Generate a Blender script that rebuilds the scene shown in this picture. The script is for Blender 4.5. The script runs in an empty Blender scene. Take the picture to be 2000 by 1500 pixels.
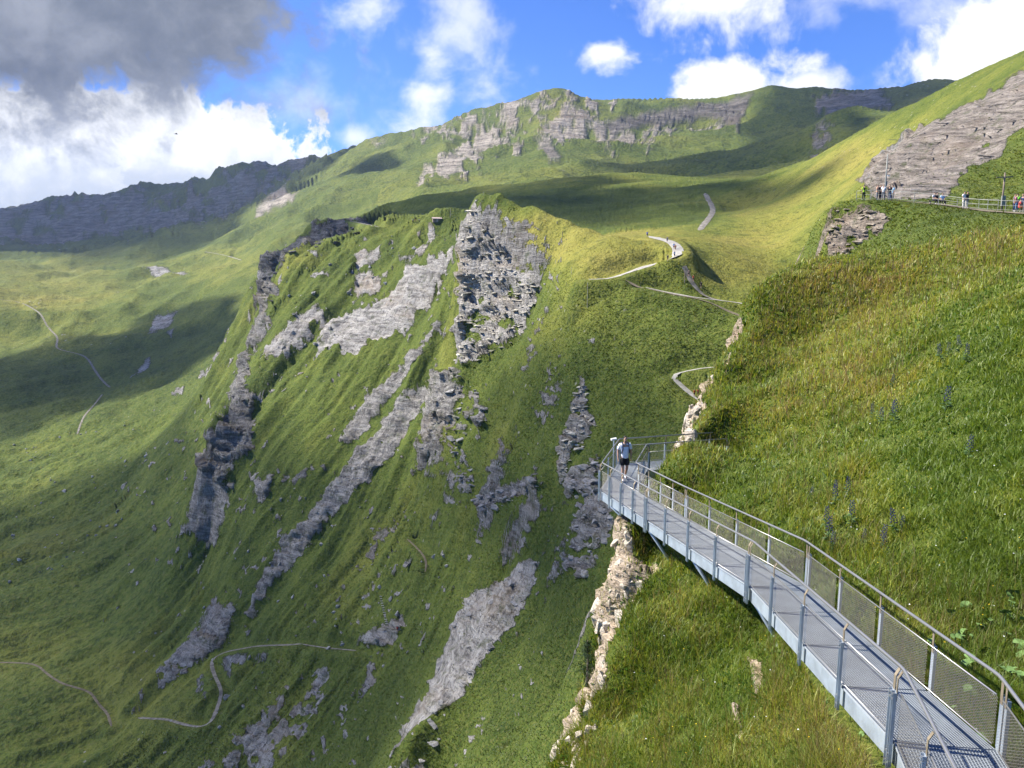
import bpy, bmesh, math, random
import numpy as np
from mathutils import Vector, Matrix
R = math.radians
SC = bpy.context.scene
COL = SC.collection
random.seed(7); RNG = np.random.default_rng(11)

# ------------------------------------------------------------------ camera
FPX = 1540.0; PITCH = R(9.2)
camd = bpy.data.cameras.new('camera'); cam = bpy.data.objects.new('camera', camd); COL.objects.link(cam)
camd.sensor_fit = 'HORIZONTAL'; camd.sensor_width = 36.0; camd.lens = FPX / 2000 * 36.0
camd.clip_start = 0.1; camd.clip_end = 60000
cam.location = (0, 0, 0); cam.rotation_euler = (R(90) - PITCH, 0, 0)
SC.camera = cam
FW = np.array([0, math.cos(PITCH), -math.sin(PITCH)]); RT = np.array([1., 0, 0]); UP = np.cross(RT, FW)
def ray(px, py):
    d = FW * FPX + RT * (px - 1000) + UP * (750 - py); return d / np.linalg.norm(d)
def at(px, py, r): return ray(px, py) * r
def proj(P):
    P = np.asarray(P, float); z = np.maximum(P @ FW, 1e-3)
    return 1000 + FPX * (P @ RT) / z, 750 - FPX * (P @ UP) / z

# ------------------------------------------------------------------ sky, sun, exposure
SUN_AZ = R(-76)      # left of the viewing direction
SUN_EL = R(44)
SUN = np.array([math.sin(SUN_AZ) * math.cos(SUN_EL), math.cos(SUN_AZ) * math.cos(SUN_EL), math.sin(SUN_EL)])
SC.view_settings.view_transform = 'Standard'; SC.view_settings.look = 'None'
SC.view_settings.gamma = 1.0; SC.view_settings.use_curve_mapping = False
SC.view_settings.exposure = 1.32
SC.render.engine = 'CYCLES'
SC.cycles.use_denoising = True; SC.cycles.use_adaptive_sampling = True; SC.cycles.adaptive_threshold = 0.02
SC.cycles.max_bounces = 4; SC.cycles.diffuse_bounces = 2; SC.cycles.glossy_bounces = 2; SC.cycles.volume_bounces = 0; SC.cycles.transparent_max_bounces = 8
SC.cycles.caustics_reflective = False; SC.cycles.caustics_refractive = False
sund = bpy.data.lights.new('sun', 'SUN'); suno = bpy.data.objects.new('sun', sund); COL.objects.link(suno)
sund.energy = 4.6; sund.angle = R(0.53); sund.color = (1.0, 0.95, 0.86)
suno.rotation_euler = Vector(-SUN).to_track_quat('-Z', 'Y').to_euler()

class NT:
    """small helper around a node tree"""
    def __init__(s, tree): s.t = tree; s.n = tree.nodes; s.l = tree.links
    def node(s, typ, **kw):
        n = s.n.new(typ)
        for k, v in kw.items():
            setattr(n, k, v)
        return n
    def put(s, sock, v):
        if hasattr(v, 'is_output') or hasattr(v, 'links'): s.l.new(v, sock)
        else:
            try: sock.default_value = v
            except Exception:
                sock.default_value = (*v, 1.0) if len(v) == 3 else v[:3]
    def math(s, op, a, b=0.0, c=0.0, clamp=False):
        n = s.node('ShaderNodeMath', operation=op, use_clamp=clamp)
        s.put(n.inputs[0], a); s.put(n.inputs[1], b); s.put(n.inputs[2], c); return n.outputs[0]
    def vmath(s, op, a, b=(0, 0, 0), scale=1.0):
        n = s.node('ShaderNodeVectorMath', operation=op)
        s.put(n.inputs[0], a); s.put(n.inputs[1], b)
        if op == 'SCALE': s.put(n.inputs['Scale'], scale)
        return n.outputs['Value'] if op in ('DOT_PRODUCT', 'LENGTH') else n.outputs[0]
    def mix(s, f, a, b, blend='MIX'):
        n = s.node('ShaderNodeMix', data_type='RGBA', blend_type=blend)
        s.put(n.inputs[0], f); s.put(n.inputs[6], a); s.put(n.inputs[7], b); return n.outputs[2]
    def noise(s, vec, scale, detail=4.0, rough=0.55, dist=0.0, lac=2.0):
        n = s.node('ShaderNodeTexNoise'); s.put(n.inputs['Vector'], vec)
        n.inputs['Scale'].default_value = scale; n.inputs['Detail'].default_value = detail
        n.inputs['Roughness'].default_value = rough; n.inputs['Distortion'].default_value = dist
        n.inputs['Lacunarity'].default_value = lac
        return n.outputs[0]
    def smooth(s, v, a, b, o0=0.0, o1=1.0):
        n = s.node('ShaderNodeMapRange', interpolation_type='SMOOTHSTEP')
        s.put(n.inputs[0], v); s.put(n.inputs[1], a); s.put(n.inputs[2], b); s.put(n.inputs[3], o0); s.put(n.inputs[4], o1)
        return n.outputs[0]
    def ramp(s, v, stops):
        n = s.node('ShaderNodeValToRGB'); s.put(n.inputs[0], v); e = n.color_ramp.elements
        while len(e) < len(stops): e.new(0.5)
        for i, (p, c) in enumerate(stops): e[i].position = p; e[i].color = (*c, 1)
        return n.outputs[0]

world = bpy.data.worlds.new('World'); SC.world = world; world.use_nodes = True
def build_world():
    t = NT(world.node_tree); t.n.clear()
    out = t.node('ShaderNodeOutputWorld'); bg = t.node('ShaderNodeBackground')
    sky = t.node('ShaderNodeTexSky', sky_type='NISHITA', sun_disc=False)
    sky.sun_elevation = SUN_EL; sky.sun_rotation = SUN_AZ
    sky.altitude = 2200; sky.air_density = 1.0; sky.dust_density = 0.15; sky.ozone_density = 4.0
    D = t.node('ShaderNodeTexCoord').outputs['Generated']
    D = t.vmath('NORMALIZE', D)
    skyc = t.mix(1.0, sky.outputs[0], (0.31, 0.58, 1.06, 1), 'MULTIPLY')
    wn = t.node('ShaderNodeTexNoise'); t.put(wn.inputs['Vector'], D); wn.inputs['Scale'].default_value = 9.0; wn.inputs['Detail'].default_value = 2.0
    warp = t.vmath('ADD', D, t.vmath('SCALE', t.vmath('SUBTRACT', wn.outputs['Color'], (0.5, 0.5, 0.5)), scale=0.05))
    big = t.noise(warp, 7.0, 5.0, 0.58)          # cloud billows
    fine = t.noise(warp, 26.0, 5.0, 0.66)
    wisp = t.noise(t.vmath('MULTIPLY', warp, (1.0, 1.0, 1.15)), 13.0, 6.0, 0.60)
    n0 = t.math('ADD', t.math('MULTIPLY', t.math('SUBTRACT', big, 0.5), 1.15), t.math('MULTIPLY', t.math('SUBTRACT', fine, 0.5), 0.85))
    n1 = t.math('MULTIPLY', t.math('SUBTRACT', wisp, 0.53), 3.0)
    # heaps of cloud: direction, half-width, half-height (radians), softness, noise, amount, grey
    blobs = [
        # px, py, half-width, half-height (radians), edge, noise, amount, kind
        (150, 325, .26, .112, .14, 1.15, 1.0, 'heap'), (-120, 330, .30, .13, .16, 1.0, 1.0, 'heap'), (385, 320, .085, .085, .14, 1.2, 1.0, 'heap'),
        (90, -20, .30, .118, .35, 1.0, 0.0, 'dark'), (400, 40, .135, .095, .55, 1.3, 0.0, 'dark'), (-300, 0, .45, .14, .5, 1.0, 0.0, 'dark'), (300, 130, .13, .05, .8, 1.2, 0.0, 'dark'),
        (2010, 140, .090, .085, .16, 1.1, 1.0, 'heap'), (1860, 70, .09, .09, 1.4, 1.0, .6, 'wisp'), (2200, 100, .2, .15, .4, 1.0, 1.0, 'heap'),
        (1400, 0, .105, .055, .8, 1.0, .95, 'wisp'), (1650, -5, .09, .03, 1.0, .9, .6, 'wisp'), (1175, 104, .055, .024, .8, 1.1, .95, 'wisp'),
        (1445, 175, .09, .04, .6, 1.0, 1.0, 'wisp'), (1580, 165, .05, .02, .8, .7, .9, 'wisp'), (830, 195, .055, .085, 1.1, 1.0, .9, 'wisp'), (950, 190, .06, .06, 1.3, 1.2, .7, 'wisp'),
        (720, 40, .06, .06, 1.2, 1.0, .85, 'wisp'), (900, 40, .07, .07, 1.4, 1.2, .65, 'wisp'),
        (690, 268, .030, .022, 1.0, .8, .8, 'wisp'), (620, 200, .07, .05, 1.4, 1.2, .4, 'wisp'), (760, 130, .05, .09, 1.5, 1.3, .4, 'wisp'),
    ]
    def field(b):
        px, py, a, bb, edge, kn, amt, kind = b
        C = ray(px, py); A = np.array([C[1], -C[0], 0]); A /= np.linalg.norm(A); B = np.cross(A, C)
        x = t.math('DIVIDE', t.vmath('DOT_PRODUCT', D, tuple(A)), a); y = t.math('DIVIDE', t.vmath('DOT_PRODUCT', D, tuple(B)), bb)
        e = t.math('SQRT', t.math('ADD', t.math('MULTIPLY', x, x), t.math('MULTIPLY', y, y)))
        front = t.math('GREATER_THAN', t.vmath('DOT_PRODUCT', D, tuple(C)), 0.0)
        nz = n1 if kind == 'wisp' else n0
        f = t.math('ADD', t.math('SUBTRACT', 1.0, e), t.math('MULTIPLY', nz, kn))
        f = t.smooth(f, 0.0, edge, 0.0, amt if kind != 'dark' else 1.0)
        return t.math('MULTIPLY', f, front), y
    white = None; dark = None; shade = None
    for b in blobs:
        f, y = field(b)
        if b[7] == 'dark': dark = f if dark is None else t.math('MAXIMUM', dark, f)
        else:
            white = f if white is None else t.math('MAXIMUM', white, f)
            if b[7] == 'heap':
                s = t.math('MULTIPLY', f, t.smooth(t.math('ADD', t.math('MULTIPLY', y, -1.0), t.math('MULTIPLY', n0, 1.6)), -0.35, 0.45)) if b[0] < 1000 else None
                if s is not None: shade = s if shade is None else t.math('MAXIMUM', shade, s)
    # scattered fair-weather cloud all round the sky outside the picture too
    gen = t.smooth(t.math('ADD', t.math('MULTIPLY', n0, 1.0), t.math('MULTIPLY', n1, 0.4)), 0.60, 1.1, 0.0, 0.75)
    white = t.math('MAXIMUM', white, gen)
    wcol = t.mix(t.math('MULTIPLY', shade, 0.92), (6.0, 6.0, 6.0, 1), t.mix(t.smooth(n0, -0.35, 0.35), (2.0, 2.35, 3.0, 1), (3.6, 3.9, 4.5, 1)))
    dcol = t.mix(t.smooth(t.math('ADD', n0, t.math('MULTIPLY', n1, .5)), -0.4, 0.45), (0.72, 0.82, 1.05, 1), (1.75, 1.85, 2.12, 1))
    c = t.mix(white, skyc, wcol); c = t.mix(dark, c, dcol)
    t.l.new(c, bg.inputs[0]); bg.inputs[1].default_value = 0.085
    t.l.new(bg.outputs[0], out.inputs[0])
build_world()
world.cycles.sampling_method = 'NONE'

def tag(o, label=None, cat=None, group=None, kind=None):
    if label: o['label'] = label
    if cat: o['category'] = cat
    if group: o['group'] = group
    if kind: o['kind'] = kind
    return o
def mesh_obj(name, verts, faces, mat=None, parent=None, smooth=False):
    me = bpy.data.meshes.new(name); me.from_pydata([tuple(v) for v in verts], [], [tuple(f) for f in faces]); me.update()
    if smooth: me.polygons.foreach_set('use_smooth', [True] * len(me.polygons))
    if mat: me.materials.append(mat)
    o = bpy.data.objects.new(name, me); COL.objects.link(o)
    if parent: o.parent = parent
    return o
def empty(name, loc=(0, 0, 0)):
    o = bpy.data.objects.new(name, None); COL.objects.link(o); o.location = loc; o.empty_display_size = 0.2; return o

# ------------------------------------------------------------------ numpy noise
_perm = np.random.default_rng(3).permutation(4096).astype(np.int64)
_val = (np.random.default_rng(5).random(4096) * 2 - 1).astype(np.float32)
def vnoise(x, y, z):
    xi = np.floor(x).astype(np.int64); yi = np.floor(y).astype(np.int64); zi = np.floor(z).astype(np.int64)
    fx = (x - xi).astype(np.float32); fy = (y - yi).astype(np.float32); fz = (z - zi).astype(np.float32)
    fx = fx * fx * fx * (fx * (fx * 6 - 15) + 10); fy = fy * fy * fy * (fy * (fy * 6 - 15) + 10); fz = fz * fz * fz * (fz * (fz * 6 - 15) + 10)
    M = 4095
    def h(a, b, c): return _val[_perm[(_perm[(_perm[a & M] + b) & M] + c) & M]]
    c00 = h(xi, yi, zi) * (1 - fx) + h(xi + 1, yi, zi) * fx
    c10 = h(xi, yi + 1, zi) * (1 - fx) + h(xi + 1, yi + 1, zi) * fx
    c01 = h(xi, yi, zi + 1) * (1 - fx) + h(xi + 1, yi, zi + 1) * fx
    c11 = h(xi, yi + 1, zi + 1) * (1 - fx) + h(xi + 1, yi + 1, zi + 1) * fx
    return (c00 * (1 - fy) + c10 * fy) * (1 - fz) + (c01 * (1 - fy) + c11 * fy) * fz
def fbm(P, scale, octs=4, gain=0.5, off=0.0, ridged=False):
    x, y, z = P[..., 0] / scale + off, P[..., 1] / scale + off * 1.7, P[..., 2] / scale - off
    s = np.zeros(x.shape, np.float32); a = 1.0; tot = 0
    for i in range(octs):
        n = vnoise(x, y, z)
        if ridged: n = 1 - 2 * np.abs(n)
        s += a * n; tot += a; a *= gain; x = x * 2.03 + 11.3; y = y * 2.03 + 5.1; z = z * 2.03 + 7.7
    return s / tot
def sstep(x, a, b):
    t_ = np.clip((x - a) / (b - a), 0, 1); return t_ * t_ * (3 - 2 * t_)
# ------------------------------------------------------------------ terrain: survey points (bearing as seen, range in metres)
# near slope: a plane that leans up to the right of the walkway
def plane_r(px, py, k=0.62):
    d = ray(px, py)
    return (-6.9 + 0.135 * 9.7 - k * 6.6) / (d[2] + 0.135 * d[1] - k * d[0])
PTS = {}
PTS['far_ridge'] = [(-250, 400, 3900), (-150, 405, 3900), (0, 402, 3900), (20, 408, 3900), (70, 392, 3900), (130, 387, 3800), (185, 400, 3700), (240, 375, 3600), (310, 366, 3500), (390, 363, 3300), (410, 347, 3200),
    (440, 335, 3100), (455, 318, 3100), (490, 307, 3100), (530, 311, 3050), (560, 317, 3000), (600, 312, 2950), (640, 308, 2900),
    (60, 450, 3400), (200, 450, 3200), (330, 430, 3000), (450, 385, 2850), (550, 360, 2700), (-200, 480, 2900), (0, 490, 2700), (100, 494, 2600), (250, 480, 2500), (400, 440, 2400), (520, 395, 2400), (600, 350, 2500)]
PTS['far_ridge'] += [(x_, 320, 5000) for x_ in (700, 950, 1200, 1500, 1800, 2100, 2400)] + [(x_, 260, 3400) for x_ in (1500, 1800, 2100, 2400)]
PTS['far_ridge'] += [(p[0], p[1] + 60, 4800) for p in PTS['far_ridge'][:18:2]]
PTS['mountain_massif'] = [(640, 310, 2650), (720, 276, 2450), (800, 258, 2400), (870, 246, 2350), (930, 218, 2300), (1000, 196, 2250), (1060, 180, 2220), (1100, 169, 2200), (1130, 182, 2200), (1200, 203, 2200), (1240, 206, 2230), (1300, 203, 2280), (1385, 200, 2350),
    (1450, 185, 2400), (1500, 177, 2400), (1600, 165, 2400), (1720, 172, 2400), (1800, 164, 2400), (1880, 157, 2400), (2000, 150, 2400), (2200, 140, 2400),
    (700, 330, 2000), (620, 375, 1850), (560, 425, 1650), (800, 330, 1750), (900, 300, 1800), (850, 370, 1350), (950, 350, 1350), (1000, 300, 1650), (1100, 255, 1800), (1100, 320, 1400), (1040, 350, 1150), (960, 250, 2000),
    (1190, 258, 1950), (1290, 240, 2080), (1390, 230, 2180), (1440, 250, 2100), (1300, 290, 1750), (1250, 330, 1450), (1180, 345, 1250), (1500, 230, 2050), (1480, 300, 1600), (1420, 340, 1250), (1600, 205, 2200), (1590, 260, 1800), (1540, 330, 1250), (1330, 330, 1350),
    (1660, 217, 1400), (1720, 226, 1400), (1640, 265, 1250), (1580, 330, 1000), (1800, 225, 1400), (1950, 230, 1400),
    (700, 470, 1050), (900, 430, 880), (1000, 400, 830), (1150, 385, 800), (1300, 372, 800), (1420, 368, 760), (1540, 362, 720), (1700, 330, 720), (1850, 300, 700), (2100, 300, 700)]
PTS['mountain_massif'] += [(p[0], p[1] + 70, 3100) for p in PTS['mountain_massif'][:21:2]]
PTS['valley'] = [(0, 500, 2300), (-200, 510, 2200), (100, 503, 2150), (200, 540, 1850), (300, 520, 1700), (420, 500, 1650), (0, 530, 1850), (0, 565, 1500), (0, 610, 1280), (-200, 600, 1400), (200, 580, 1400), (300, 560, 1450), (400, 525, 1500), (450, 500, 1500), (500, 480, 1500), (550, 455, 1450), (620, 430, 1350),
    (300, 620, 1150), (300, 700, 960), (400, 600, 1060), (450, 570, 1080), (480, 540, 1150), (100, 700, 1030), (0, 700, 1050), (-200, 750, 1000), (0, 800, 870), (200, 800, 790), (430, 660, 880), (400, 740, 740), (300, 850, 650), (0, 900, 740), (-200, 950, 720), (200, 1000, 565), (100, 1100, 505), (0, 1100, 530), (300, 1000, 490), (200, 1200, 420), (300, 1130, 400), (390, 960, 430),
    (0, 1300, 410), (100, 1320, 380), (0, 1500, 340), (-200, 1300, 440), (-200, 1550, 350), (0, 1700, 290), (200, 1400, 350), (520, 620, 800), (440, 760, 620), (560, 560, 800), (640, 500, 760)]
PTS['promontory'] = [  # lip of the left face, dark cliff behind it, then the face itself
    (905, 432, 345), (850, 425, 400), (800, 432, 430), (740, 445, 450), (690, 470, 450), (640, 478, 450), (590, 500, 455), (550, 522, 460), (527, 580, 452), (508, 630, 440), (487, 690, 420), (472, 745, 402), (445, 800, 388), (405, 880, 375),
    (512, 640, 480), (500, 700, 470), (470, 770, 450), (430, 850, 430), (540, 600, 500), (600, 540, 500), (660, 500, 500),
    (520, 506, 560), (560, 489, 560), (605, 466, 570), (614, 446, 575), (650, 436, 580), (690, 430, 590), (735, 424, 600), (700, 480, 540), (620, 510, 535), (560, 540, 530), (760, 470, 520),
    (600, 600, 400), (700, 550, 400), (800, 500, 390), (850, 480, 372), (650, 700, 360), (750, 650, 350), (850, 580, 332), (875, 650, 312), (600, 800, 345), (700, 800, 330), (800, 750, 315), (850, 765, 300), (500, 800, 372), (500, 950, 340), (600, 950, 320), (700, 950, 305), (800, 900, 295), (870, 850, 278), (880, 520, 345), (870, 720, 300),
    (450, 1100, 345), (550, 1100, 320), (650, 1100, 303), (750, 1100, 275), (850, 1050, 252), (300, 1300, 345), (400, 1250, 330), (500, 1250, 310), (600, 1250, 286), (700, 1250, 264), (800, 1200, 246), (900, 1100, 228), (950, 1000, 222), (250, 1450, 320), (400, 1450, 293), (550, 1450, 267), (700, 1400, 240), (800, 1350, 218), (700, 1520, 222), (200, 1650, 300), (500, 1650, 255), (800, 1650, 190), (430, 950, 370), (420, 1020, 375),
    (1000, 1095, 203), (950, 1200, 196), (880, 1330, 189), (800, 1480, 184), (1050, 1110, 190), (1055, 1200, 181), (1000, 1340, 172), (930, 1460, 166), (1080, 1300, 160), (1115, 1350, 150), (1050, 1420, 148), (1000, 1480, 146), (1120, 1500, 128), (1000, 1650, 125), (1150, 1650, 95),
    (930, 378, 292), (941, 379, 286), (918, 400, 290), (908, 432, 290), (902, 500, 285), (899, 600, 277), (893, 712, 266), (960, 440, 278), (1000, 520, 266), (1050, 580, 252), (1000, 680, 250), (950, 700, 257), (930, 560, 276), (950, 620, 268),
    (1000, 404, 275), (1100, 434, 258), (1200, 461, 240), (1290, 480, 229), (1310, 492, 222), (1200, 500, 224), (1100, 490, 244), (1050, 470, 260), (1030, 500, 262), (1090, 540, 230), (1150, 546, 215), (1200, 544, 216), (1250, 525, 218), (1300, 506, 222), (1332, 490, 226), (1312, 471, 242), (1275, 462, 258), (1250, 560, 210),
    (1300, 575, 208), (1400, 592, 206), (1490, 603, 204), (1450, 618, 199), (1300, 640, 196), (1400, 680, 190), (1320, 735, 187), (1360, 770, 182), (1250, 760, 188), (1150, 650, 203), (1070, 650, 220), (1100, 720, 205), (1020, 740, 228), (960, 770, 243), (905, 770, 258), (868, 742, 280),
    (1150, 800, 193), (1050, 850, 208), (960, 850, 234), (905, 900, 244), (1250, 850, 178), (1150, 900, 182), (1050, 950, 196), (960, 950, 220), (905, 980, 235), (1200, 960, 168), (1150, 1000, 168), (1100, 1050, 178), (1180, 1080, 154), (1000, 1020, 204), (1150, 1200, 140), (1200, 1150, 138), (1240, 1000, 155), (1400, 820, 165), (1500, 700, 175), (1580, 640, 185), (1300, 1100, 130)]
PTS['promontory'] += [(a - 10, b + 45, r * 1.03) for a, b, r in ((590, 500, 455), (550, 522, 460), (527, 580, 452), (508, 630, 440), (487, 690, 420), (472, 745, 402), (445, 800, 388), (405, 880, 375))]
PTS['promontory'] += [(934, 400, 312), (960, 415, 305), (985, 424, 300), (1040, 442, 292), (1100, 460, 284), (1150, 472, 275), (1200, 482, 268), (1290, 492, 246), (970, 440, 335), (1010, 448, 335), (1060, 455, 330), (1120, 466, 316), (940, 425, 330), (970, 392, 280), (1030, 413, 269), (1060, 422, 264), (1150, 447, 249), (1245, 471, 234), (1150, 475, 240), (1240, 495, 226), (944, 386, 292), (970, 401, 287), (1000, 412, 283), (1030, 423, 278), (1060, 432, 273), (1100, 444, 266), (1150, 457, 258), (1200, 472, 249), (1245, 481, 242)]
PTS['promontory'] += [(1352, 508, 226), (1362, 535, 217), (1340, 555, 212), (1385, 505, 238), (1300, 540, 214), (1345, 480, 238), (1420, 500, 246)]
PTS['grassy_saddle'] = [  # shadowed hollow, mound and the meadows running up to the right
    (735, 410, 640), (820, 383, 640), (925, 370, 650), (1000, 362, 650), (1050, 357, 650), (1100, 350, 640), (1180, 342, 640), (1260, 340, 640), (1340, 345, 640), (1400, 354, 640), (1425, 358, 640),
    (800, 410, 600), (870, 410, 560), (900, 440, 430), (960, 400, 480), (1050, 395, 470), (1100, 370, 560), (1250, 360, 560), (1150, 420, 410), (1250, 442, 345), (1310, 455, 295), (1400, 440, 325), (1385, 400, 420), (1380, 470, 268), (1330, 380, 480), (1200, 390, 480), (1000, 430, 400), (1100, 460, 340), (1200, 475, 290),
    (1500, 480, 285), (1550, 510, 258), (1585, 535, 245), (1450, 520, 240), (1500, 570, 222), (1400, 550, 222), (1440, 410, 420), (1480, 352, 600), (1500, 400, 400), (1600, 400, 320), (1640, 450, 260), (1650, 350, 350), (1560, 440, 310), (1700, 500, 220)]
PTS['right_hillside'] = [(1540, 337, 520), (1580, 316, 490), (1640, 280, 450), (1700, 245, 420), (1750, 224, 400), (1820, 190, 380), (1880, 161, 370), (1950, 128, 360), (2000, 106, 350), (2150, 40, 340), (2300, -20, 330),
    (1700, 330, 300), (1690, 375, 200), (1720, 315, 255), (1800, 255, 280), (1850, 230, 285), (2000, 150, 290), (1750, 370, 185), (1850, 340, 200), (1950, 290, 225), (2000, 250, 235), (2150, 200, 220), (1960, 365, 165), (2100, 350, 160),
    (1720, 405, 136), (1850, 400, 132), (2000, 392, 128), (2150, 390, 125), (1660, 440, 150)] + [(p[0], p[1] + 80, 620) for p in ((1640, 300, 0), (1750, 250, 0), (1880, 200, 0), (2000, 150, 0), (2200, 80, 0))]
PTS['terrace_knoll'] = [(1690, 390, 104), (1800, 397, 101), (1900, 405, 97), (2000, 417, 91), (2150, 430, 84), (1650, 400, 105), (1690, 396, 113), (1800, 403, 110), (1900, 410, 106), (2000, 421, 99),
    (1632, 410, 103), (1618, 470, 98), (1625, 530, 92), (1700, 450, 97), (1660, 480, 95), (1750, 475, 87), (1800, 450, 89), (1900, 430, 84), (2000, 432, 78), (2150, 440, 72),
    (1630, 575, 78), (1750, 515, 74), (1900, 462, 70), (2050, 445, 67), (1598, 500, 120), (1605, 600, 100), (1570, 640, 100), (1590, 440, 170)]
near = [(1500, 592, 62), (1470, 622, 58), (1430, 666, 53), (1418, 700, 50), (1395, 735, 47), (1376, 762, 45), (1352, 805, 41.5), (1332, 850, 38.5), (1320, 885, 36.5), (1560, 562, 62), (1620, 541, 62), (1700, 508, 62), (1800, 482, 61), (1900, 463, 60), (2000, 447, 59), (2150, 430, 58), (2300, 420, 57)]
near += [(px, py, min(plane_r(px, py), 56)) for px, py in ((1450, 800), (1500, 720), (1600, 700), (1700, 600), (1800, 700), (1900, 580), (2000, 600), (1420, 900), (1500, 900), (1600, 900), (1700, 850), (1800, 900), (1900, 900), (2000, 800), (2000, 1000), (1600, 1000), (1720, 1050), (1850, 1100), (1950, 1200), (2100, 1200), (2100, 900), (2100, 600), (2250, 800), (2250, 1200), (2000, 1290))]
near += [(1300, 908, 34.5), (1278, 925, 33.6), (1262, 945, 33), (1262, 985, 31.5), (1330, 985, 29), (1400, 1015, 26), (1470, 1050, 23.5), (1540, 1090, 21.5), (1610, 1170, 18.8), (1700, 1240, 16.6), (1800, 1320, 14.6), (1900, 1400, 13.1), (2000, 1470, 11.9), (2150, 1560, 10.6),
    (1222, 1012, 30.2), (1205, 1060, 29.2), (1180, 1150, 27.2), (1170, 1290, 24.2), (1130, 1400, 23.2), (1078, 1490, 22.3), (1040, 1600, 20.5), (1000, 1750, 18.5),
    (1260, 1100, 28.0), (1300, 1200, 24.8), (1230, 1250, 25.0), (1230, 1400, 21.5), (1300, 1350, 20.8), (1300, 1480, 18.2), (1180, 1480, 20.3), (1450, 1300, 19.2), (1450, 1450, 15.8), (1600, 1450, 13.8), (1600, 1360, 15.8), (1700, 1480, 12.6), (1500, 1230, 21.0), (1400, 1140, 24.2), (1320, 1090, 27.0),
    (1720, 1640, 9.6), (1400, 1700, 12.8), (1200, 1680, 16.5), (2000, 1700, 8.8), (2200, 1800, 7.8), (1850, 1550, 11.0), (1650, 1900, 8.2), (1300, 1950, 11), (2000, 2000, 7)]
PTS['near_hillside'] = near
EDGE = [(1222, 1012, 30.2), (1205, 1060, 29.2), (1180, 1150, 27.2), (1170, 1290, 24.2), (1130, 1400, 23.2), (1078, 1490, 22.3), (1040, 1600, 20.5), (1000, 1750, 18.5)]
SKYL = [(1500, 592, 62), (1470, 622, 58), (1430, 666, 53), (1418, 700, 50), (1395, 735, 47), (1376, 762, 45), (1352, 805, 41.5), (1332, 850, 38.5), (1320, 885, 36.5)]
PTS['cliff_foot'] = [(a - 16, b + 90, r) for a, b, r in EDGE] + [(a - 45, b + 230, r * 1.05) for a, b, r in EDGE] + [(a + 6, b + 110, r * 1.13) for a, b, r in EDGE] + [(a - 12, b + 40, r * 1.02) for a, b, r in SKYL] + [(a - 2, b + 50, r * 1.06) for a, b, r in SKYL] + [(a, b + 130, r * 1.25) for a, b, r in SKYL] + [(1220, 1330, 48), (1150, 1500, 40), (1050, 1750, 34), (1250, 1200, 70), (1150, 1450, 75), (1300, 1050, 90), (1420, 880, 95), (1000, 1750, 60), (800, 1900, 90), (400, 1900, 150), (0, 2000, 190), (900, 2000, 30), (600, 2100, 45), (200, 2200, 70), (-300, 2000, 150), (800, 2300, 12), (300, 2500, 15), (-300, 2500, 30), (1000, 2300, 11)]
def polar(P):
    P = np.asarray(P); h = np.hypot(P[:, 0], P[:, 1])
    return np.arctan2(P[:, 0], P[:, 1]), np.log(h), P[:, 2] / h
REG = list(PTS); _p = []; _g = []
for gi, k in enumerate(REG):
    for a in PTS[k]: _p.append(at(*a)); _g.append(gi)
cu, cv, cw = polar(np.array(_p)); cg = np.array(_g)
EPS2 = 0.012 ** 2
A_ = np.sqrt((cu[:, None] - cu) ** 2 + (cv[:, None] - cv) ** 2 + EPS2)
n_ = len(cu); S_ = np.zeros((n_ + 3, n_ + 3)); S_[:n_, :n_] = A_ - 1e-5 * np.eye(n_)
S_[:n_, n_] = 1; S_[:n_, n_ + 1] = cu; S_[:n_, n_ + 2] = cv; S_[n_:, :n_] = S_[:n_, n_:].T
cc = np.linalg.solve(S_, np.concatenate([cw, [0, 0, 0]]))
NU, NV = 640, 900
U0, U1, V0, V1 = -0.80, 0.80, math.log(3.2), math.log(5600)
gu = np.linspace(U0, U1, NU); gv = np.linspace(V0, V1, NV)
W = np.zeros((NU, NV), np.float32); G = np.zeros((NU, NV), np.int8)
for i in range(NU):
    d = np.sqrt((gu[i] - cu[None]) ** 2 + (gv[:, None] - cv[None]) ** 2 + EPS2)
    W[i] = d @ cc[:n_] + cc[n_] + cc[n_ + 1] * gu[i] + cc[n_ + 2] * gv; G[i] = cg[np.argmin(d, 1)]
# adaptive rows: as many rows where the ground is steep as where it runs on
NC, NR = 1020, 900
ui = np.linspace(0, NU - 1.001, NC); i0 = ui.astype(int); fu = (ui - i0)[:, None]
Wc = W[i0] * (1 - fu) + W[i0 + 1] * fu                       # NC x NV
dw = np.abs(np.diff(Wc, axis=1)); dv = gv[1] - gv[0]
dens = np.sqrt((0.16 * dv) ** 2 + dw ** 2) * np.where(gv[1:] < math.log(9), 0.35, 1.0)
k_ = np.ones(25) / 25
dens = np.apply_along_axis(lambda c: np.convolve(np.pad(c, 12, 'edge'), k_, 'valid'), 0, dens)
dens = np.apply_along_axis(lambda c: np.convolve(np.pad(c, 4, 'edge'), np.ones(9) / 9, 'valid'), 1, dens)
cum = np.concatenate([np.zeros((NC, 1)), np.cumsum(dens, 1)], 1); cum /= cum[:, -1:]
tv = np.linspace(0, 1, NR)
VV = np.stack([np.interp(tv, cum[i], gv) for i in range(NC)])
jf = np.clip((VV - V0) / dv, 0, NV - 1.001); j0 = jf.astype(int); fj = jf - j0; ii = np.arange(NC)[:, None]
WW = Wc[ii, j0] * (1 - fj) + Wc[ii, j0 + 1] * fj
GG = G[np.clip(np.round(ui).astype(int), 0, NU - 1)[:, None], j0]
UU = (U0 + ui / (NU - 1) * (U1 - U0))[:, None] * np.ones((1, NR))
HH = np.exp(VV)
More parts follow.
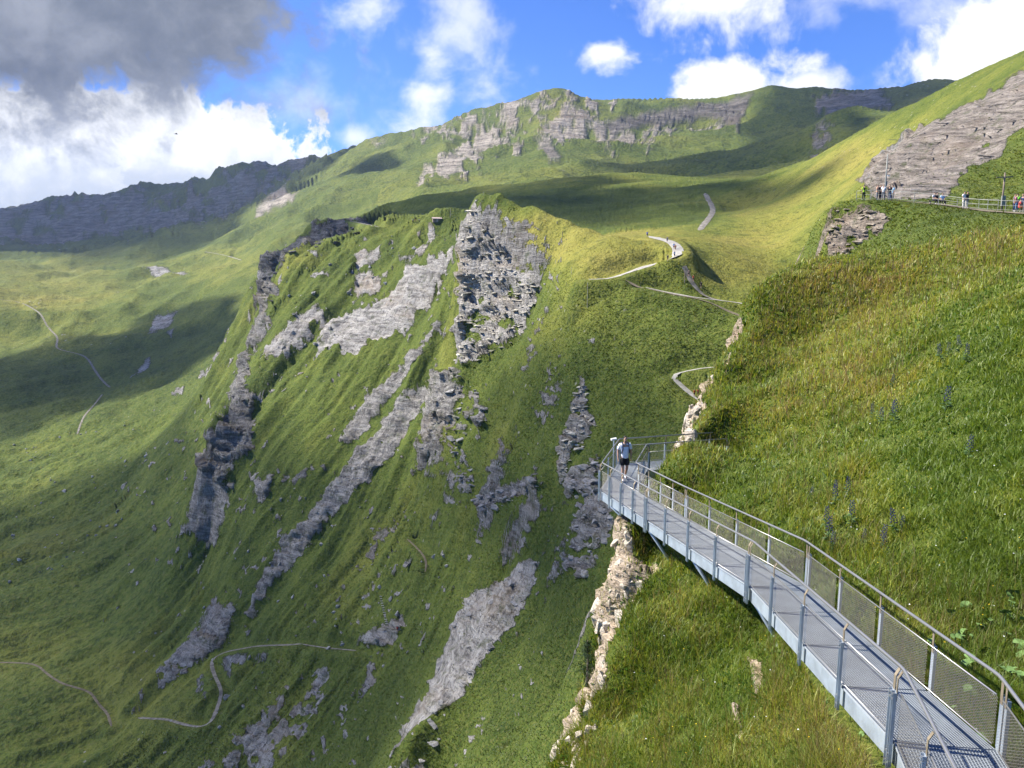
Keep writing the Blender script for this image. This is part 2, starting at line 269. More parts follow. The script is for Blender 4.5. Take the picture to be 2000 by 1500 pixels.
P = np.stack([HH * np.sin(UU), HH * np.cos(UU), HH * WW], -1).astype(np.float64)
PX, PY = proj(P)
# ------------------------------------------------------------------ what grows or lies bare where: outcrops as outlines on the ground
ROCKS = [ # outline, range window, cover, tone (0 dark .. 1 pale), edge noise px, strata kind
    ([(932, 392), (922, 402), (908, 425), (900, 470), (896, 560), (892, 640), (888, 715), (905, 718), (960, 692), (1000, 668), (1040, 612), (1055, 560), (1010, 520), (985, 485), (950, 455), (930, 415)], 235, 300, .70, .95, 14, 'bed'),
    ([(895, 478), (870, 500), (800, 530), (760, 575), (700, 610), (660, 620), (620, 650), (622, 690), (700, 708), (720, 690), (790, 650), (830, 600), (860, 560), (885, 510)], 300, 420, .95, .95, 12, 'slab'),
    ([(690, 505), (750, 492), (745, 530), (700, 545)], 330, 440, .95, .9, 8, 'slab'), ([(690, 545), (755, 545), (740, 582), (690, 592)], 330, 440, .95, .9, 8, 'slab'), ([(840, 440), (862, 455), (850, 480), (800, 520), (780, 520), (835, 475)], 330, 440, .75, .8, 6, 'slab'),
    ([(585, 630), (620, 610), (640, 640), (560, 700), (520, 712), (505, 700)], 360, 470, .85, .9, 9, 'slab'), ([(600, 540), (645, 535), (640, 548), (605, 552)], 360, 460, .8, .9, 5, 'slab'), ([(590, 500), (640, 505), (620, 515)], 360, 460, .7, .9, 5, 'slab'),
    ([(845, 645), (872, 635), (815, 720), (745, 800), (695, 862), (665, 865), (700, 800), (780, 712)], 280, 360, .95, .55, 10, 'slab'),
    ([(830, 755), (858, 768), (785, 870), (725, 940), (645, 1005), (605, 1062), (545, 1130), (492, 1205), (478, 1195), (518, 1120), (556, 1050), (605, 1000), (645, 940), (695, 880), (765, 800)], 250, 360, .98, .60, 10, 'slab'),
    ([(1020, 1088), (1055, 1100), (1040, 1160), (1000, 1232), (965, 1262), (925, 1330), (885, 1400), (855, 1450), (830, 1510), (755, 1510), (780, 1440), (828, 1360), (858, 1290), (888, 1210), (928, 1150), (985, 1138)], 165, 250, .97, .85, 8, 'slab'),
    ([(1130, 740), (1145, 733), (1150, 800), (1168, 830), (1142, 870), (1112, 900), (1100, 965), (1086, 900), (1098, 850), (1118, 800)], 160, 230, .9, .7, 7, 'bed'),
    ([(850, 735), (880, 722), (920, 750), (962, 790), (950, 832), (900, 850), (908, 880), (932, 940), (900, 985), (892, 900), (858, 830), (852, 780)], 225, 300, .62, .6, 14, 'bed'),
    ([(918, 975), (1000, 945), (1062, 928), (1062, 946), (992, 987), (940, 992)], 180, 250, .9, .55, 8, 'bed'), ([(1108, 930), (1170, 888), (1178, 962), (1108, 972)], 150, 200, .75, .5, 10, 'bed'),
    ([(1128, 980), (1180, 958), (1205, 1020), (1145, 1130), (1088, 1125)], 140, 190, .62, .5, 14, 'bed'), ([(980, 860), (1030, 830), (1035, 850), (1000, 890), (960, 910)], 190, 250, .55, .6, 10, 'bed'), ([(1125, 665), (1165, 655), (1175, 682), (1130, 688)], 180, 230, .6, .9, 6, 'bed'),
    ([(527, 545), (547, 570), (522, 620), (532, 650), (492, 690), (484, 760), (500, 820), (490, 880), (440, 945), (388, 902), (418, 840), (450, 780), (470, 720), (490, 650), (508, 590)], 350, 520, .82, .35, 12, 'bed'),
    ([(512, 503), (560, 486), (604, 466), (608, 441), (690, 427), (737, 438), (690, 467), (640, 480), (590, 505), (545, 528), (520, 585), (500, 600)], 470, 640, 1.0, .12, 6, 'bed'),  # back cliff: its cloud shade is put into the dark tone too
    ([(420, 1185), (470, 1188), (440, 1262), (380, 1290), (300, 1350), (255, 1392), (330, 1290), (390, 1230)], 280, 400, .8, .55, 14, 'slab'), ([(400, 1272), (585, 1252), (565, 1278), (460, 1312), (432, 1385), (385, 1372)], 250, 380, .62, .5, 14, 'slab'),
    ([(650, 1310), (600, 1335), (430, 1480), (380, 1520), (560, 1520), (622, 1400)], 230, 340, .62, .65, 18, 'slab'), ([(728, 1290), (748, 1360), (722, 1432), (698, 1380)], 220, 300, .75, .6, 10, 'slab'), ([(640, 1190), (690, 1130), (760, 1010), (790, 950), (740, 1090), (680, 1180)], 240, 330, .5, .4, 16, 'slab'),
    ([(480, 955), (520, 930), (560, 925), (540, 960), (490, 1000)], 300, 380, .6, .6, 12, 'slab'), ([(555, 930), (650, 900), (640, 910), (580, 945), (540, 950)], 290, 380, .7, .35, 8, 'slab'), ([(820, 870), (860, 840), (870, 880), (810, 920)], 250, 320, .7, .4, 10, 'bed'), ([(1000, 430), (1004, 431)], 1, 2, 0, 0, 1, 'bed'),
    ([(745, 1235), (790, 1210), (800, 1250), (760, 1275), (690, 1262), (690, 1245)], 230, 300, .7, .75, 8, 'bed'), ([(800, 1090), (845, 1080), (850, 1130), (810, 1140)], 230, 300, .5, .7, 8, 'bed'),
    ([(258, 524), (300, 523), (370, 532), (366, 545), (262, 533)], 1200, 2000, 1, .9, 3, 'slab'), ([(288, 655), (300, 625), (352, 608), (330, 642)], 700, 1300, .95, .85, 4, 'slab'), ([(238, 748), (298, 698), (290, 718)], 600, 1100, .95, .85, 4, 'slab'), ([(325, 650), (342, 640), (335, 660)], 700, 1300, .9, .8, 3, 'slab'),
    ([(480, 660), (440, 690), (370, 740), (300, 790), (310, 800), (400, 745), (470, 690)], 560, 1000, .45, .7, 12, 'slab'), ([(240, 940), (300, 900), (260, 960), (200, 990)], 400, 700, .4, .7, 14, 'slab'), ([(330, 870), (400, 820), (350, 880)], 400, 700, .45, .6, 10, 'slab'),
    ([(800, 258), (870, 246), (930, 218), (1000, 196), (1100, 169), (1200, 203), (1195, 250), (1100, 285), (1020, 290), (960, 300), (900, 345), (820, 372), (880, 312), (850, 332), (900, 260), (830, 275)], 1200, 2600, .54, .75, 24, 'slab'),
    ([(1000, 225), (965, 270), (905, 330), (818, 372), (850, 325), (930, 245)], 1200, 2600, .76, .85, 18, 'slab'), ([(1178, 246), (1215, 228), (1390, 199), (1475, 184), (1440, 256), (1390, 231), (1260, 243), (1200, 264)], 1800, 2600, 1.0, .22, 5, 'bed'),
    ([(1120, 200), (1185, 245), (1205, 310), (1165, 275)], 1500, 2400, .7, .6, 10, 'slab'), ([(1200, 264), (1260, 243), (1390, 231), (1440, 256), (1330, 262), (1260, 300)], 1500, 2400, .55, .6, 14, 'slab'), ([(1040, 272), (1080, 280), (1096, 312), (1074, 322)], 1200, 2000, .9, .5, 5, 'slab'),
    ([(1580, 175), (1720, 171), (1745, 205), (1650, 232), (1595, 215)], 1500, 2600, .75, .45, 12, 'slab'), ([(1600, 240), (1640, 225), (1600, 320), (1560, 345)], 1000, 2200, .5, .6, 12, 'slab'), ([(545, 370), (585, 378), (560, 402), (495, 422)], 1300, 2800, .8, .85, 8, 'slab'), ([(720, 276), (760, 270), (735, 285)], 2000, 2600, .8, .9, 4, 'slab'), ([(845, 320), (870, 305), (900, 315), (860, 335)], 1200, 2200, .8, .85, 6, 'slab'),
    ([(-300, 380), (0, 400), (130, 385), (310, 364), (400, 362), (490, 300), (640, 300), (560, 350), (420, 440), (250, 470), (0, 480), (-300, 490)], 2300, 4500, .62, .35, 20, 'slab'),
    ([(1690, 330), (1740, 287), (1800, 247), (1900, 200), (2000, 140), (2150, 80), (2150, 200), (1990, 252), (1950, 312), (1890, 337), (1842, 390), (1720, 400), (1675, 352)], 128, 330, .97, .48, 7, 'strata'),
    ([(1630, 403), (1700, 408), (1740, 425), (1720, 452), (1680, 482), (1650, 532), (1622, 532), (1612, 470)], 85, 110, .62, .55, 12, 'bed'), ([(1700, 490), (1790, 482), (1780, 498), (1700, 520)], 74, 95, .45, .7, 9, 'bed'),
    ([(1376, 755), (1396, 738), (1372, 800), (1352, 850), (1338, 905), (1318, 912), (1312, 850), (1345, 790)], 34, 56, .9, 1.0, 9, 'bed'), ([(1425, 690), (1440, 660), (1420, 720), (1405, 740)], 40, 60, .8, 1.0, 6, 'bed'),
    ([(1205, 1008), (1232, 1010), (1238, 1090), (1292, 1112), (1232, 1180), (1202, 1240), (1182, 1300), (1188, 1390), (1150, 1440), (1130, 1520), (1050, 1520), (1108, 1400), (1148, 1330), (1168, 1250), (1160, 1200), (1172, 1100)], 20, 60, .85, 1.0, 9, 'bed'),
    ([(1465, 1280), (1485, 1285), (1490, 1360), (1475, 1360)], 12, 25, .9, .95, 5, 'bed'), ([(1432, 1370), (1450, 1370), (1452, 1450), (1438, 1450)], 12, 25, .9, .95, 5, 'bed'),
]
def poly_sd(x, y, poly):
    p = np.asarray(poly, float); d = np.full(x.shape, 1e9); ins = np.zeros(x.shape, bool); m = len(p)
    for i in range(m):
        a, b = p[i], p[(i + 1) % m]; e = b - a
        wx, wy = x - a[0], y - a[1]; tt = np.clip((wx * e[0] + wy * e[1]) / (e @ e + 1e-9), 0, 1)
        d = np.minimum(d, (wx - e[0] * tt) ** 2 + (wy - e[1] * tt) ** 2)
        c = (a[1] > y) != (b[1] > y)
        xx = a[0] + (y - a[1]) / (b[1] - a[1] + 1e-12) * e[0]; ins ^= c & (x < xx)
    return np.where(ins, -1, 1) * np.sqrt(d)
ROCK = np.zeros((NC, NR), np.float32); TONE = np.full((NC, NR), .55, np.float32); BED = np.zeros((NC, NR), np.float32)
relN = fbm(P / HH[..., None] * 1000, 9.0, 4, .6, 3.3)          # noise at a constant apparent size, for ragged edges
_al = P[..., 0] * -.78 + P[..., 1] * -.62; _ac = P[..., 0] * .62 - P[..., 1] * .78
strN = fbm(np.stack([_ac / 5., _al / 26., P[..., 2] / 30.], -1), 1.0, 3, .6, 6.6)
patN = fbm(P / HH[..., None] * 1000, 14.0, 4, .6, 9.1)
for poly, r0, r1, cover, tone, en, sk in ROCKS:
    q = np.asarray(poly); m = (PX > q[:, 0].min() - 25) & (PX < q[:, 0].max() + 25) & (PY > q[:, 1].min() - 25) & (PY < q[:, 1].max() + 25) & (HH > r0 * .95) & (HH < r1 * 1.05)
    if not m.any() or cover == 0: continue
    sd = poly_sd(PX[m], PY[m], poly) + relN[m] * en * 1.6
    if 100 < r0 < 420: cover *= .93
    k = sstep(-sd, -7, 11) * sstep(patN[m] * .7 + strN[m] * (.5 if 100 < r0 < 420 else .2) + (cover * 1.5 - .80), -.22, .22)
    new = k > ROCK[m]
    ROCK[m] = np.maximum(ROCK[m], k); TT = TONE[m]; TT[new] = tone; TONE[m] = TT
    BB = BED[m]; BB[new] = {'bed': 1., 'slab': .35 if r0 < 1000 else .1, 'strata': .6}[sk]; BED[m] = BB
# steep ground is bare too
gx = np.gradient(P, axis=0); gy = np.gradient(P, axis=1); NRM = np.cross(gx, gy); NRM /= np.linalg.norm(NRM, axis=-1, keepdims=True) + 1e-12
NRM *= np.where(NRM[..., 2:3] < 0, -1, 1)
steep = sstep(1 - NRM[..., 2] + relN * .12, .60, .74) * sstep(HH, 22, 30) * .8
steep *= ~((PX > 835) & (PX < 897) & (PY > 425) & (PY < 725))
ROCK = np.maximum(ROCK, steep)
spk = sstep(fbm(P / HH[..., None] * 1000, 7.0, 3, .6, 21.) + .5 * strN, .41, .56) * np.isin(GG, [REG.index('promontory'), REG.index('valley')]) * sstep(1 - NRM[..., 2] + patN * .25, .10, .30) * (1 - sstep(PX, 1060, 1160)) * (HH > 120)
new = spk > ROCK + .1; TONE[new] = .75; ROCK = np.maximum(ROCK, spk * .85)
# dry / lush tint of the turf; the crest meadow's gold also replaces missing sunlight (apparent position of the drier meadows and lush hollows)
DRY = np.zeros((NC, NR), np.float32)
for px, py, sx, sy, a, r0, r1 in [(1140, 468, 200, 62, 1.6, 200, 330), (1500, 430, 130, 70, .8, 200, 450), (1650, 330, 120, 60, .55, 250, 500), (1450, 530, 120, 60, .95, 180, 300), (1000, 480, 60, 40, .3, 230, 320), (80, 560, 150, 60, .6, 900, 2200), (450, 520, 120, 40, .5, 1000, 2000), (1150, 620, 180, 60, .25, 180, 260),
    (1700, 560, 160, 60, .34, 45, 70), (1950, 500, 170, 60, .36, 45, 70), (1650, 720, 220, 120, .30, 20, 60), (1800, 300, 300, 60, .5, 300, 420), (560, 520, 60, 40, .4, 380, 470), (100, 1050, 150, 120, .4, 350, 800), (250, 1350, 160, 100, .4, 250, 500), (880, 690, 25, 90, .5, 270, 340),
    (1600, 1440, 120, 60, .35, 8, 20), (1150, 355, 150, 20, .4, 500, 700), (1050, 800, 150, 120, -.5, 150, 260), (1050, 1300, 120, 120, -.5, 100, 240), (1900, 850, 180, 200, -.6, 8, 40), (700, 760, 130, 90, -.15, 280, 360)]:
    m = (HH > r0) & (HH < r1); DRY[m] += a * np.exp(-(((PX[m] - px) / sx) ** 2 + ((PY[m] - py) / sy) ** 2))
DRY += np.where(GG == REG.index('mountain_massif'), .22, 0) + .22 * fbm(P / HH[..., None] * 1000, 60.0, 4, .55, 1.2)
# ------------------------------------------------------------------ relief
sc_ = np.clip(HH / 250, .05, 12)
DD = np.array([-.78, -.62]); al = P[..., 0] * DD[0] + P[..., 1] * DD[1]; ac = P[..., 0] * -DD[1] + P[..., 1] * DD[0]
wob = fbm(P, 60, 2) * 10
Q = np.stack([(ac + wob) / 8., al / 60., P[..., 2] / 60.], -1)
gul = fbm(Q, 1.0, 3, .55, 4.4, ridged=True)
reg = lambda n: (GG == REG.index(n))
gm = np.where(reg('promontory') | reg('valley'), 1.0, .0) * sstep(HH, 130, 230)
gm = gm * np.where((PX > 1060) & (PY < 700), .15, 1.) * np.where((PX > 880) & (HH < 300) , .35, 1.) * np.where(reg('valley') , np.clip(.25 + (PY - 600) / 500, .15, 1.) * .45, 1)
gm = np.where((HH > 100), gm, 0)
k9 = np.ones(9) / 9
gm = np.apply_along_axis(lambda c: np.convolve(np.pad(c, 4, 'edge'), k9, 'valid'), 0, gm); gm = np.apply_along_axis(lambda c: np.convolve(np.pad(c, 4, 'edge'), k9, 'valid'), 1, gm)
gul2 = fbm(Q / np.array([2.6, 2.0, 2.0]), 1.0, 2, .5, 14.4, ridged=True)
gul3 = fbm(Q * np.array([3.2, 2.4, 2.4]), 1.0, 2, .55, 24.4, ridged=True)
dz = ((gul - .3) * 3.2 + (gul2 - .3) * 5.0 + gul3 * .6) * gm * np.clip(HH / 320, .6, 2.2)
dz += np.where(GG == REG.index('valley'), 1., 0.) * sstep(HH, 420, 700) * (fbm(P, 70, 3, .55, 31.) * 5 + fbm(P, 16, 3, .6, 33.) * 1.6)
far = sstep(HH, 800, 1300)
dz += far * ((fbm(P, 220, 3, .5, 2.2, ridged=True) - .4) * np.where(GG == REG.index('far_ridge'), 55, 24) + fbm(P, 45, 4, .5, 8.1) * 2.4)
mid = sstep(HH, 75, 110) * (1 - sstep(HH, 800, 1300))
rough = 1 - .8 * sstep(DRY, .25, .6)
dz += mid * rough * (fbm(P, 26, 4, .5, 6.0) * 1.3 * np.clip(HH / 260, .5, 2) + fbm(P, 5, 4, .6, 5.0) * .60)
nearm = 1 - sstep(HH, 62, 90)
dz += nearm * (fbm(P, 5, 4, .5, 2.7) * .38 + fbm(P, 1.1, 3, .6, 3.7) * .10)
# bedding: ledges that stick out of the face along its own normal
bedc = P[..., 2] + .22 * P[..., 0] + fbm(P, 30, 3, .5, 1.1) * np.clip(HH / 90, .25, 3)
th = np.clip(HH / 110, .32, 14)
ph = bedc / th; ph = ph + vnoise(np.floor(ph) * 3.7, P[..., 0] / (th * 9), P[..., 1] / (th * 9)) * .6
lay = vnoise(np.floor(ph) * 7.3 + .5, P[..., 0] / (th * 3.2), P[..., 1] / (th * 3.2)) + .35 * (ph - np.floor(ph))
blk = fbm(P, 1.0 * 3, 3, .6, 7.) if False else fbm(P / th[..., None], 3.0, 4, .62, 7.)
am = ROCK * np.where((GG == REG.index('right_hillside')), .30, 1.) * (th * (BED * .85 * lay + (.55 + BED * .15) * blk * .9 + np.where(HH > 120, .22, .0))) * np.where((HH > 120) & (HH < 700), 1.3, 1.) * np.where(HH > 1000, .4, 1.) * np.where((HH > 220) & (HH < 310) & (PX > 890) & (PX < 1010), .35 + .65 * sstep(PY, 395, 460), 1.)
Nh = NRM.copy()
P2 = P + Nh * am[..., None]
P2[..., 2] += dz * (1 - .5 * ROCK)
# turf overhangs the rock a little: turf stands proud of the bare patches
P2[..., 2] += (1 - ROCK) * np.clip(HH / 500, .05, 1.2) * .6
P = P2
# the ground keeps clear of the walkway's deck
WL = np.array([(3.55, 3.6, -6.62), (4.45, 6.8, -6.72), (5.18, 9.77, -6.84), (5.40, 16.96, -7.75), (4.34, 24.31, -8.72), (3.25, 28.06, -8.87), (4.42, 31.9, -8.87), (8.6, 33.1, -8.87)])
WID = 1.28
nm_ = HH < 45; q_ = P[nm_]; dmin = np.full(len(q_), 1e9); zl = np.zeros(len(q_))
for a, b in zip(WL, WL[1:]):
    e = (b - a)[:2]; L_ = np.hypot(*e); nn = np.array([e[1], -e[0]]) / L_; c = a[:2] + nn * WID / 2; w_ = q_[:, :2] - c; tt = np.clip((w_ @ e) / L_ ** 2, 0, 1); dd = np.hypot(*(w_ - tt[:, None] * e).T); zz = a[2] + (b[2] - a[2]) * tt
    k = dd < dmin; dmin[k] = dd[k]; zl[k] = zz[k]
cap = zl - .42 + np.clip(dmin - WID / 2 - .15, 0, 9) * 2.2
q_[:, 2] = np.where(dmin < 2.2, np.minimum(q_[:, 2], cap), q_[:, 2]); P[nm_] = q_
WDIST = np.full(HH.shape, 99.); WDIST[nm_] = np.where(zl - q_[:, 2] > .5, 99., dmin)
# ------------------------------------------------------------------ trails: benches cut into the ground
PATHS = [
    ('gravel_path', [(1268, 461), (1295, 466), (1312, 472), (1325, 482), (1330, 494), (1318, 504), (1290, 512), (1250, 524), (1210, 538), (1190, 545), (1150, 546)], 4.6, 185, 300, 'M_GRAVEL'),
    ('gravel_path', [(1262, 562), (1300, 570), (1350, 580), (1400, 586), (1440, 591), (1470, 596), (1510, 606)], 3.2, 180, 260, 'M_GRAVEL'),
    ('footpath', [(1190, 546), (1230, 556), (1260, 568), (1300, 579), (1350, 590), (1400, 602), (1440, 614), (1456, 622)], 2.2, 180, 260, 'M_DIRT'),
    ('footpath', [(1325, 506), (1338, 528), (1345, 545), (1362, 560), (1372, 568), (1400, 578), (1425, 588)], 2.2, 180, 270, 'M_STONY'),
    ('stony_track', [(1377, 378), (1385, 395), (1398, 408), (1390, 420), (1375, 435), (1366, 450)], 3.6, 240, 560, 'M_STONY'),
    ('footpath', [(1430, 716), (1400, 717), (1370, 719), (1330, 727), (1308, 733), (1330, 752), (1350, 770), (1362, 780)], 2.2, 160, 230, 'M_GRAVEL'),
    ('valley_footpath', [(-30, 1292), (75, 1297), (85, 1312), (120, 1335), (180, 1352), (190, 1375), (210, 1390), (218, 1420)], 1.3, 280, 520, 'M_DIRT'),
    ('valley_footpath', [(270, 1402), (330, 1405), (355, 1415), (395, 1422), (415, 1410), (425, 1380), (435, 1350), (415, 1310), (410, 1290), (430, 1275), (500, 1262), (590, 1258)], 1.7, 250, 420, 'M_STONY'),
    ('valley_footpath', [(590, 1258), (640, 1266), (690, 1270), (740, 1278), (785, 1262)], 1.0, 230, 340, 'M_STONY'),
    ('valley_footpath', [(795, 1052), (820, 1075), (835, 1095), (830, 1118)], .9, 220, 320, 'M_DIRT'),
    ('valley_footpath', [(-20, 582), (40, 590), (78, 606), (92, 640), (118, 660), (104, 680), (170, 695), (180, 715), (200, 745), (215, 757)], 3.0, 550, 1700, 'M_STONY'),
    ('valley_footpath', [(200, 770), (180, 795), (163, 812), (150, 850)], 2.0, 500, 1200, 'M_STONY'),
    ('valley_footpath', [(400, 491), (430, 497), (470, 505)], 4.0, 800, 2000, 'M_GRAVEL'),
    ('footpath', [(684, 432), (715, 437), (742, 445)], 2.2, 430, 680, 'M_STONY'),
    ('terrace_path', [(1690, 389), (1730, 391), (1800, 397), (1900, 405), (2000, 417), (2060, 423)], 2.2, 85, 112, 'M_DIRT')]
LINES = []; LOCK = np.zeros(HH.shape, np.float32); PATHM = np.zeros(HH.shape, np.float32)
PX, PY = proj(P)
for name, pts, width, r0, r1, mname in PATHS:
    pp = []
    for (a, b), (c, d) in zip(pts, pts[1:]):
        k = max(2, int(math.hypot(c - a, d - b) / 6)); pp += [(a + (c - a) * i / k, b + (d - b) * i / k) for i in range(k)]
    pp.append(pts[-1]); q = np.array(pp); m = (PX > q[:, 0].min() - 40) & (PX < q[:, 0].max() + 40) & (PY > q[:, 1].min() - 40) & (PY < q[:, 1].max() + 40) & (HH > r0) & (HH < r1)
    sx, sy, sh, sp = PX[m], PY[m], HH[m], P[m]; G = []
    for x, y in pp:
        d = (sx - x) ** 2 + (sy - y) ** 2; k = d < 25
        if k.sum() < 2: continue
        k = np.flatnonzero(k); k = k[sh[k] < sh[k].min() * 1.04]; w_ = 1 / (d[k] + .5); G.append((sp[k] * w_[:, None]).sum(0) / w_.sum())
    if len(G) < 3: continue
    G = np.array(G)
    for _ in range(6): G[1:-1] = (G[:-2] + 2 * G[1:-1] + G[2:]) / 4
    s = np.concatenate([[0], np.cumsum(np.linalg.norm(np.diff(G, axis=0), axis=1))]); n = int(min(400, max(12, s[-1] / max(.6, width * .5)))); G = np.stack([np.interp(np.linspace(0, s[-1], n), s, G[:, k]) for k in range(3)], 1)
    width = width * .72; LINES.append((name, G, width, mname))
    near_ = (P[..., 0] > G[:, 0].min() - 12) & (P[..., 0] < G[:, 0].max() + 12) & (P[..., 1] > G[:, 1].min() - 12) & (P[..., 1] < G[:, 1].max() + 12)
    v = P[near_]; best = np.full(len(v), 1e9); bz = np.zeros(len(v))
    for a, b in zip(G[::2], np.concatenate([G[2::2], G[-1:]])):
        e = (b - a)[:2]; t_ = np.clip(((v[:, :2] - a[:2]) @ e) / (e @ e + 1e-9), 0, 1); d = np.hypot(*(v[:, :2] - a[:2] - t_[:, None] * e).T); k = d < best; best[k] = d[k]; bz[k] = (a[2] + (b[2] - a[2]) * t_)[k]
    f = 1 - sstep(best, width * .6 + .9, width * 1.0 + 4.0); f_own = f.copy(); f = f * (1 - LOCK[near_]); LOCK[near_] = np.maximum(LOCK[near_], f_own); v[:, 2] = v[:, 2] * (1 - f) + (bz - .06) * f; P[near_] = v
    PATHM[near_] = np.maximum(PATHM[near_], 1 - sstep(best, width * .5, width * .5 + .8))
    rk = ROCK[near_]; ROCK[near_] = rk * (1 - f)
# ------------------------------------------------------------------ ground materials
def attr(t, name): return t.node('ShaderNodeAttribute', attribute_name=name)
def terrain_material(name, unit, warm=(1, 1, 1), lin=.6, edge=(.40, .60), tilt=0.0):
    """unit: metres of the finest texture grain"""
    m = bpy.data.materials.new(name); m.use_nodes = True; t = NT(m.node_tree); t.n.clear()
    out = t.node('ShaderNodeOutputMaterial'); b = t.node('ShaderNodeBsdfPrincipled'); b.inputs['Specular IOR Level'].default_value = .12
    geo = t.node('ShaderNodeNewGeometry'); pos = geo.outputs['Position']
    ca = attr(t, 'cover'); sep = t.node('ShaderNodeSeparateColor'); t.l.new(ca.outputs['Color'], sep.inputs[0]); rock, dry, tone = sep.outputs[0], sep.outputs[1], sep.outputs[2]
    nA = t.noise(pos, .22 / unit, 5, .62); nB = t.noise(pos, .035 / unit, 4, .6); nC = t.noise(pos, 1.1 / unit, 4, .65)
    nL = t.noise(pos, .006 / unit, 4, .6)
    # turf
    d = t.math('ADD', dry, t.math('MULTIPLY', t.math('SUBTRACT', nB, .5), 1.7)); d = t.math('ADD', d, t.math('MULTIPLY', t.math('SUBTRACT', nL, .5), 1.5))
    g1 = t.ramp(t.math('ADD', t.math('MULTIPLY', d, .6), .3), [(0, (.042, .068, .012)), (.35, (.094, .124, .020)), (.62, (.168, .180, .031)), (.85, (.235, .220, .043)), (1, (.255, .225, .050))])
    g1 = t.mix(t.math('MULTIPLY', t.smooth(nA, .50, .66), .50), g1, (.026, .046, .010, 1)); g1 = t.mix(t.math('MULTIPLY', t.smooth(nC, .50, .63), .45), g1, (.165, .155, .045, 1))
    g1 = t.mix(t.math('MULTIPLY', t.smooth(nC, .49, .37), .55), g1, (.020, .036, .009, 1))
    # rock: bedded greys and buffs
    sv = t.vmath('MULTIPLY', t.vmath('ADD', pos, t.vmath('SCALE', (0, .1, 1.0), scale=t.math('ADD', t.math('MULTIPLY', nA, 2.2 * unit), t.vmath('DOT_PRODUCT', pos, (tilt, 0, 0))))), (.22, .22, 1.5)); s1 = t.noise(sv, .42 / unit, 5, .68); s2 = t.noise(sv, 1.9 / unit, 4, .72)
    cx = t.node('ShaderNodeCombineXYZ'); t.put(cx.inputs[0], t.vmath('DOT_PRODUCT', pos, (.62 * 1.3, -.78 * 1.3, .3))); t.put(cx.inputs[1], t.vmath('DOT_PRODUCT', pos, (-.78 * .16, -.62 * .16, 0))); t.put(cx.inputs[2], t.vmath('DOT_PRODUCT', pos, (0, 0, .3))); s3 = t.noise(cx.outputs[0], 1.0 / unit, 4, .7)
    r1 = t.mix(tone, t.ramp(s1, [(.30, (.020, .021, .022)), (.5, (.085, .083, .082)), (.66, (.20, .195, .185))]), t.ramp(s1, [(.32, (.17, .155, .14)), (.5, (.44, .41, .365)), (.64, (.62, .58, .52))]))
    r1 = t.mix(t.math('MULTIPLY', t.smooth(s2, .47, .33), .85), r1, (.028, .027, .026, 1)); r1 = t.mix(t.math('MULTIPLY', t.smooth(s3, .46, .36), lin), r1, (.035, .033, .032, 1)); r1 = t.mix(t.math('MULTIPLY', t.smooth(s3, .54, .66), lin * .6), r1, (.62, .59, .53, 1)); r1 = t.mix(t.math('MULTIPLY', t.smooth(nB, .52, .68), .45), r1, t.mix(tone, (.12, .10, .085, 1), (.42, .33, .24, 1)))
    r1 = t.mix(1.0, r1, tuple(warm) + (1,), 'MULTIPLY')
    lich = t.math('MULTIPLY', t.smooth(nA, .52, .70), .55); r1 = t.mix(lich, r1, (.060, .085, .022, 1))
    rm = t.smooth(t.math('ADD', rock, t.math('ADD', t.math('MULTIPLY', t.math('SUBTRACT', nA, .5), .9), t.math('MULTIPLY', t.math('SUBTRACT', nC, .5), .7))), *edge)
    # loose pale stones in the turf
    vo = t.node('ShaderNodeTexVoronoi'); t.put(vo.inputs['Vector'], pos); vo.inputs['Scale'].default_value = .16 / unit
    st = t.math('MULTIPLY', t.smooth(vo.outputs['Distance'], .13, .07), t.smooth(nL, .52, .64)); g1 = t.mix(t.math('MULTIPLY', st, .8), g1, (.34, .32, .28, 1))
    t.l.new(t.mix(rm, g1, r1), b.inputs['Base Color']); t.put(b.inputs['Roughness'], .92)
    hgt = t.math('ADD', t.math('MULTIPLY', nC, .55), t.math('MULTIPLY', nA, 1.5)); hr = t.math('ADD', t.math('ADD', t.math('MULTIPLY', s2, 1.8), t.math('MULTIPLY', s1, 2.6)), t.math('MULTIPLY', s3, 2.2 * lin))
    mh = t.node('ShaderNodeMix', data_type='FLOAT'); t.put(mh.inputs[0], rm); t.put(mh.inputs[2], hgt); t.put(mh.inputs[3], hr)
    bp = t.node('ShaderNodeBump'); bp.inputs['Strength'].default_value = .85; bp.inputs['Distance'].default_value = unit * 1.3; t.l.new(mh.outputs[0], bp.inputs['Height'])
    t.l.new(bp.outputs[0], b.inputs['Normal']); t.l.new(b.outputs[0], out.inputs[0]); return m
MT = {'near_hillside': terrain_material('near_turf_and_rock', .10, (1.22, 1.05, .86), .2), 'terrace_knoll': terrain_material('knoll_turf_and_rock', .30, (1.08, .95, .82), .3), 'promontory': terrain_material('promontory_turf_and_rock', .75), 'valley': terrain_material('valley_turf', 2.2), 'right_hillside': terrain_material('strata_and_turf', .62, (1.06, .97, .90), .0, (.40, .60), .22), 'mountain_massif': terrain_material('massif_turf_and_rock', 5.0, (1.03, .95, .85), .0, (.12, .98))}
MAT_OF = {'far_ridge': 'mountain_massif', 'grassy_saddle': 'promontory', 'cliff_foot': 'near_hillside'}
COVER = np.stack([ROCK, np.clip(DRY, 0, 1), TONE, np.ones_like(ROCK)], -1).astype(np.float32)
idx = np.arange(NC * NR).reshape(NC, NR)
Q4 = np.stack([idx[:-1, :-1], idx[1:, :-1], idx[1:, 1:], idx[:-1, 1:]], -1).reshape(-1, 4)
RG = np.where(GG == REG.index('cliff_foot'), REG.index('near_hillside'), GG)
fr = RG[:-1, :-1].reshape(-1); PF = P.reshape(-1, 3); CF = COVER.reshape(-1, 4)
TERR = {}
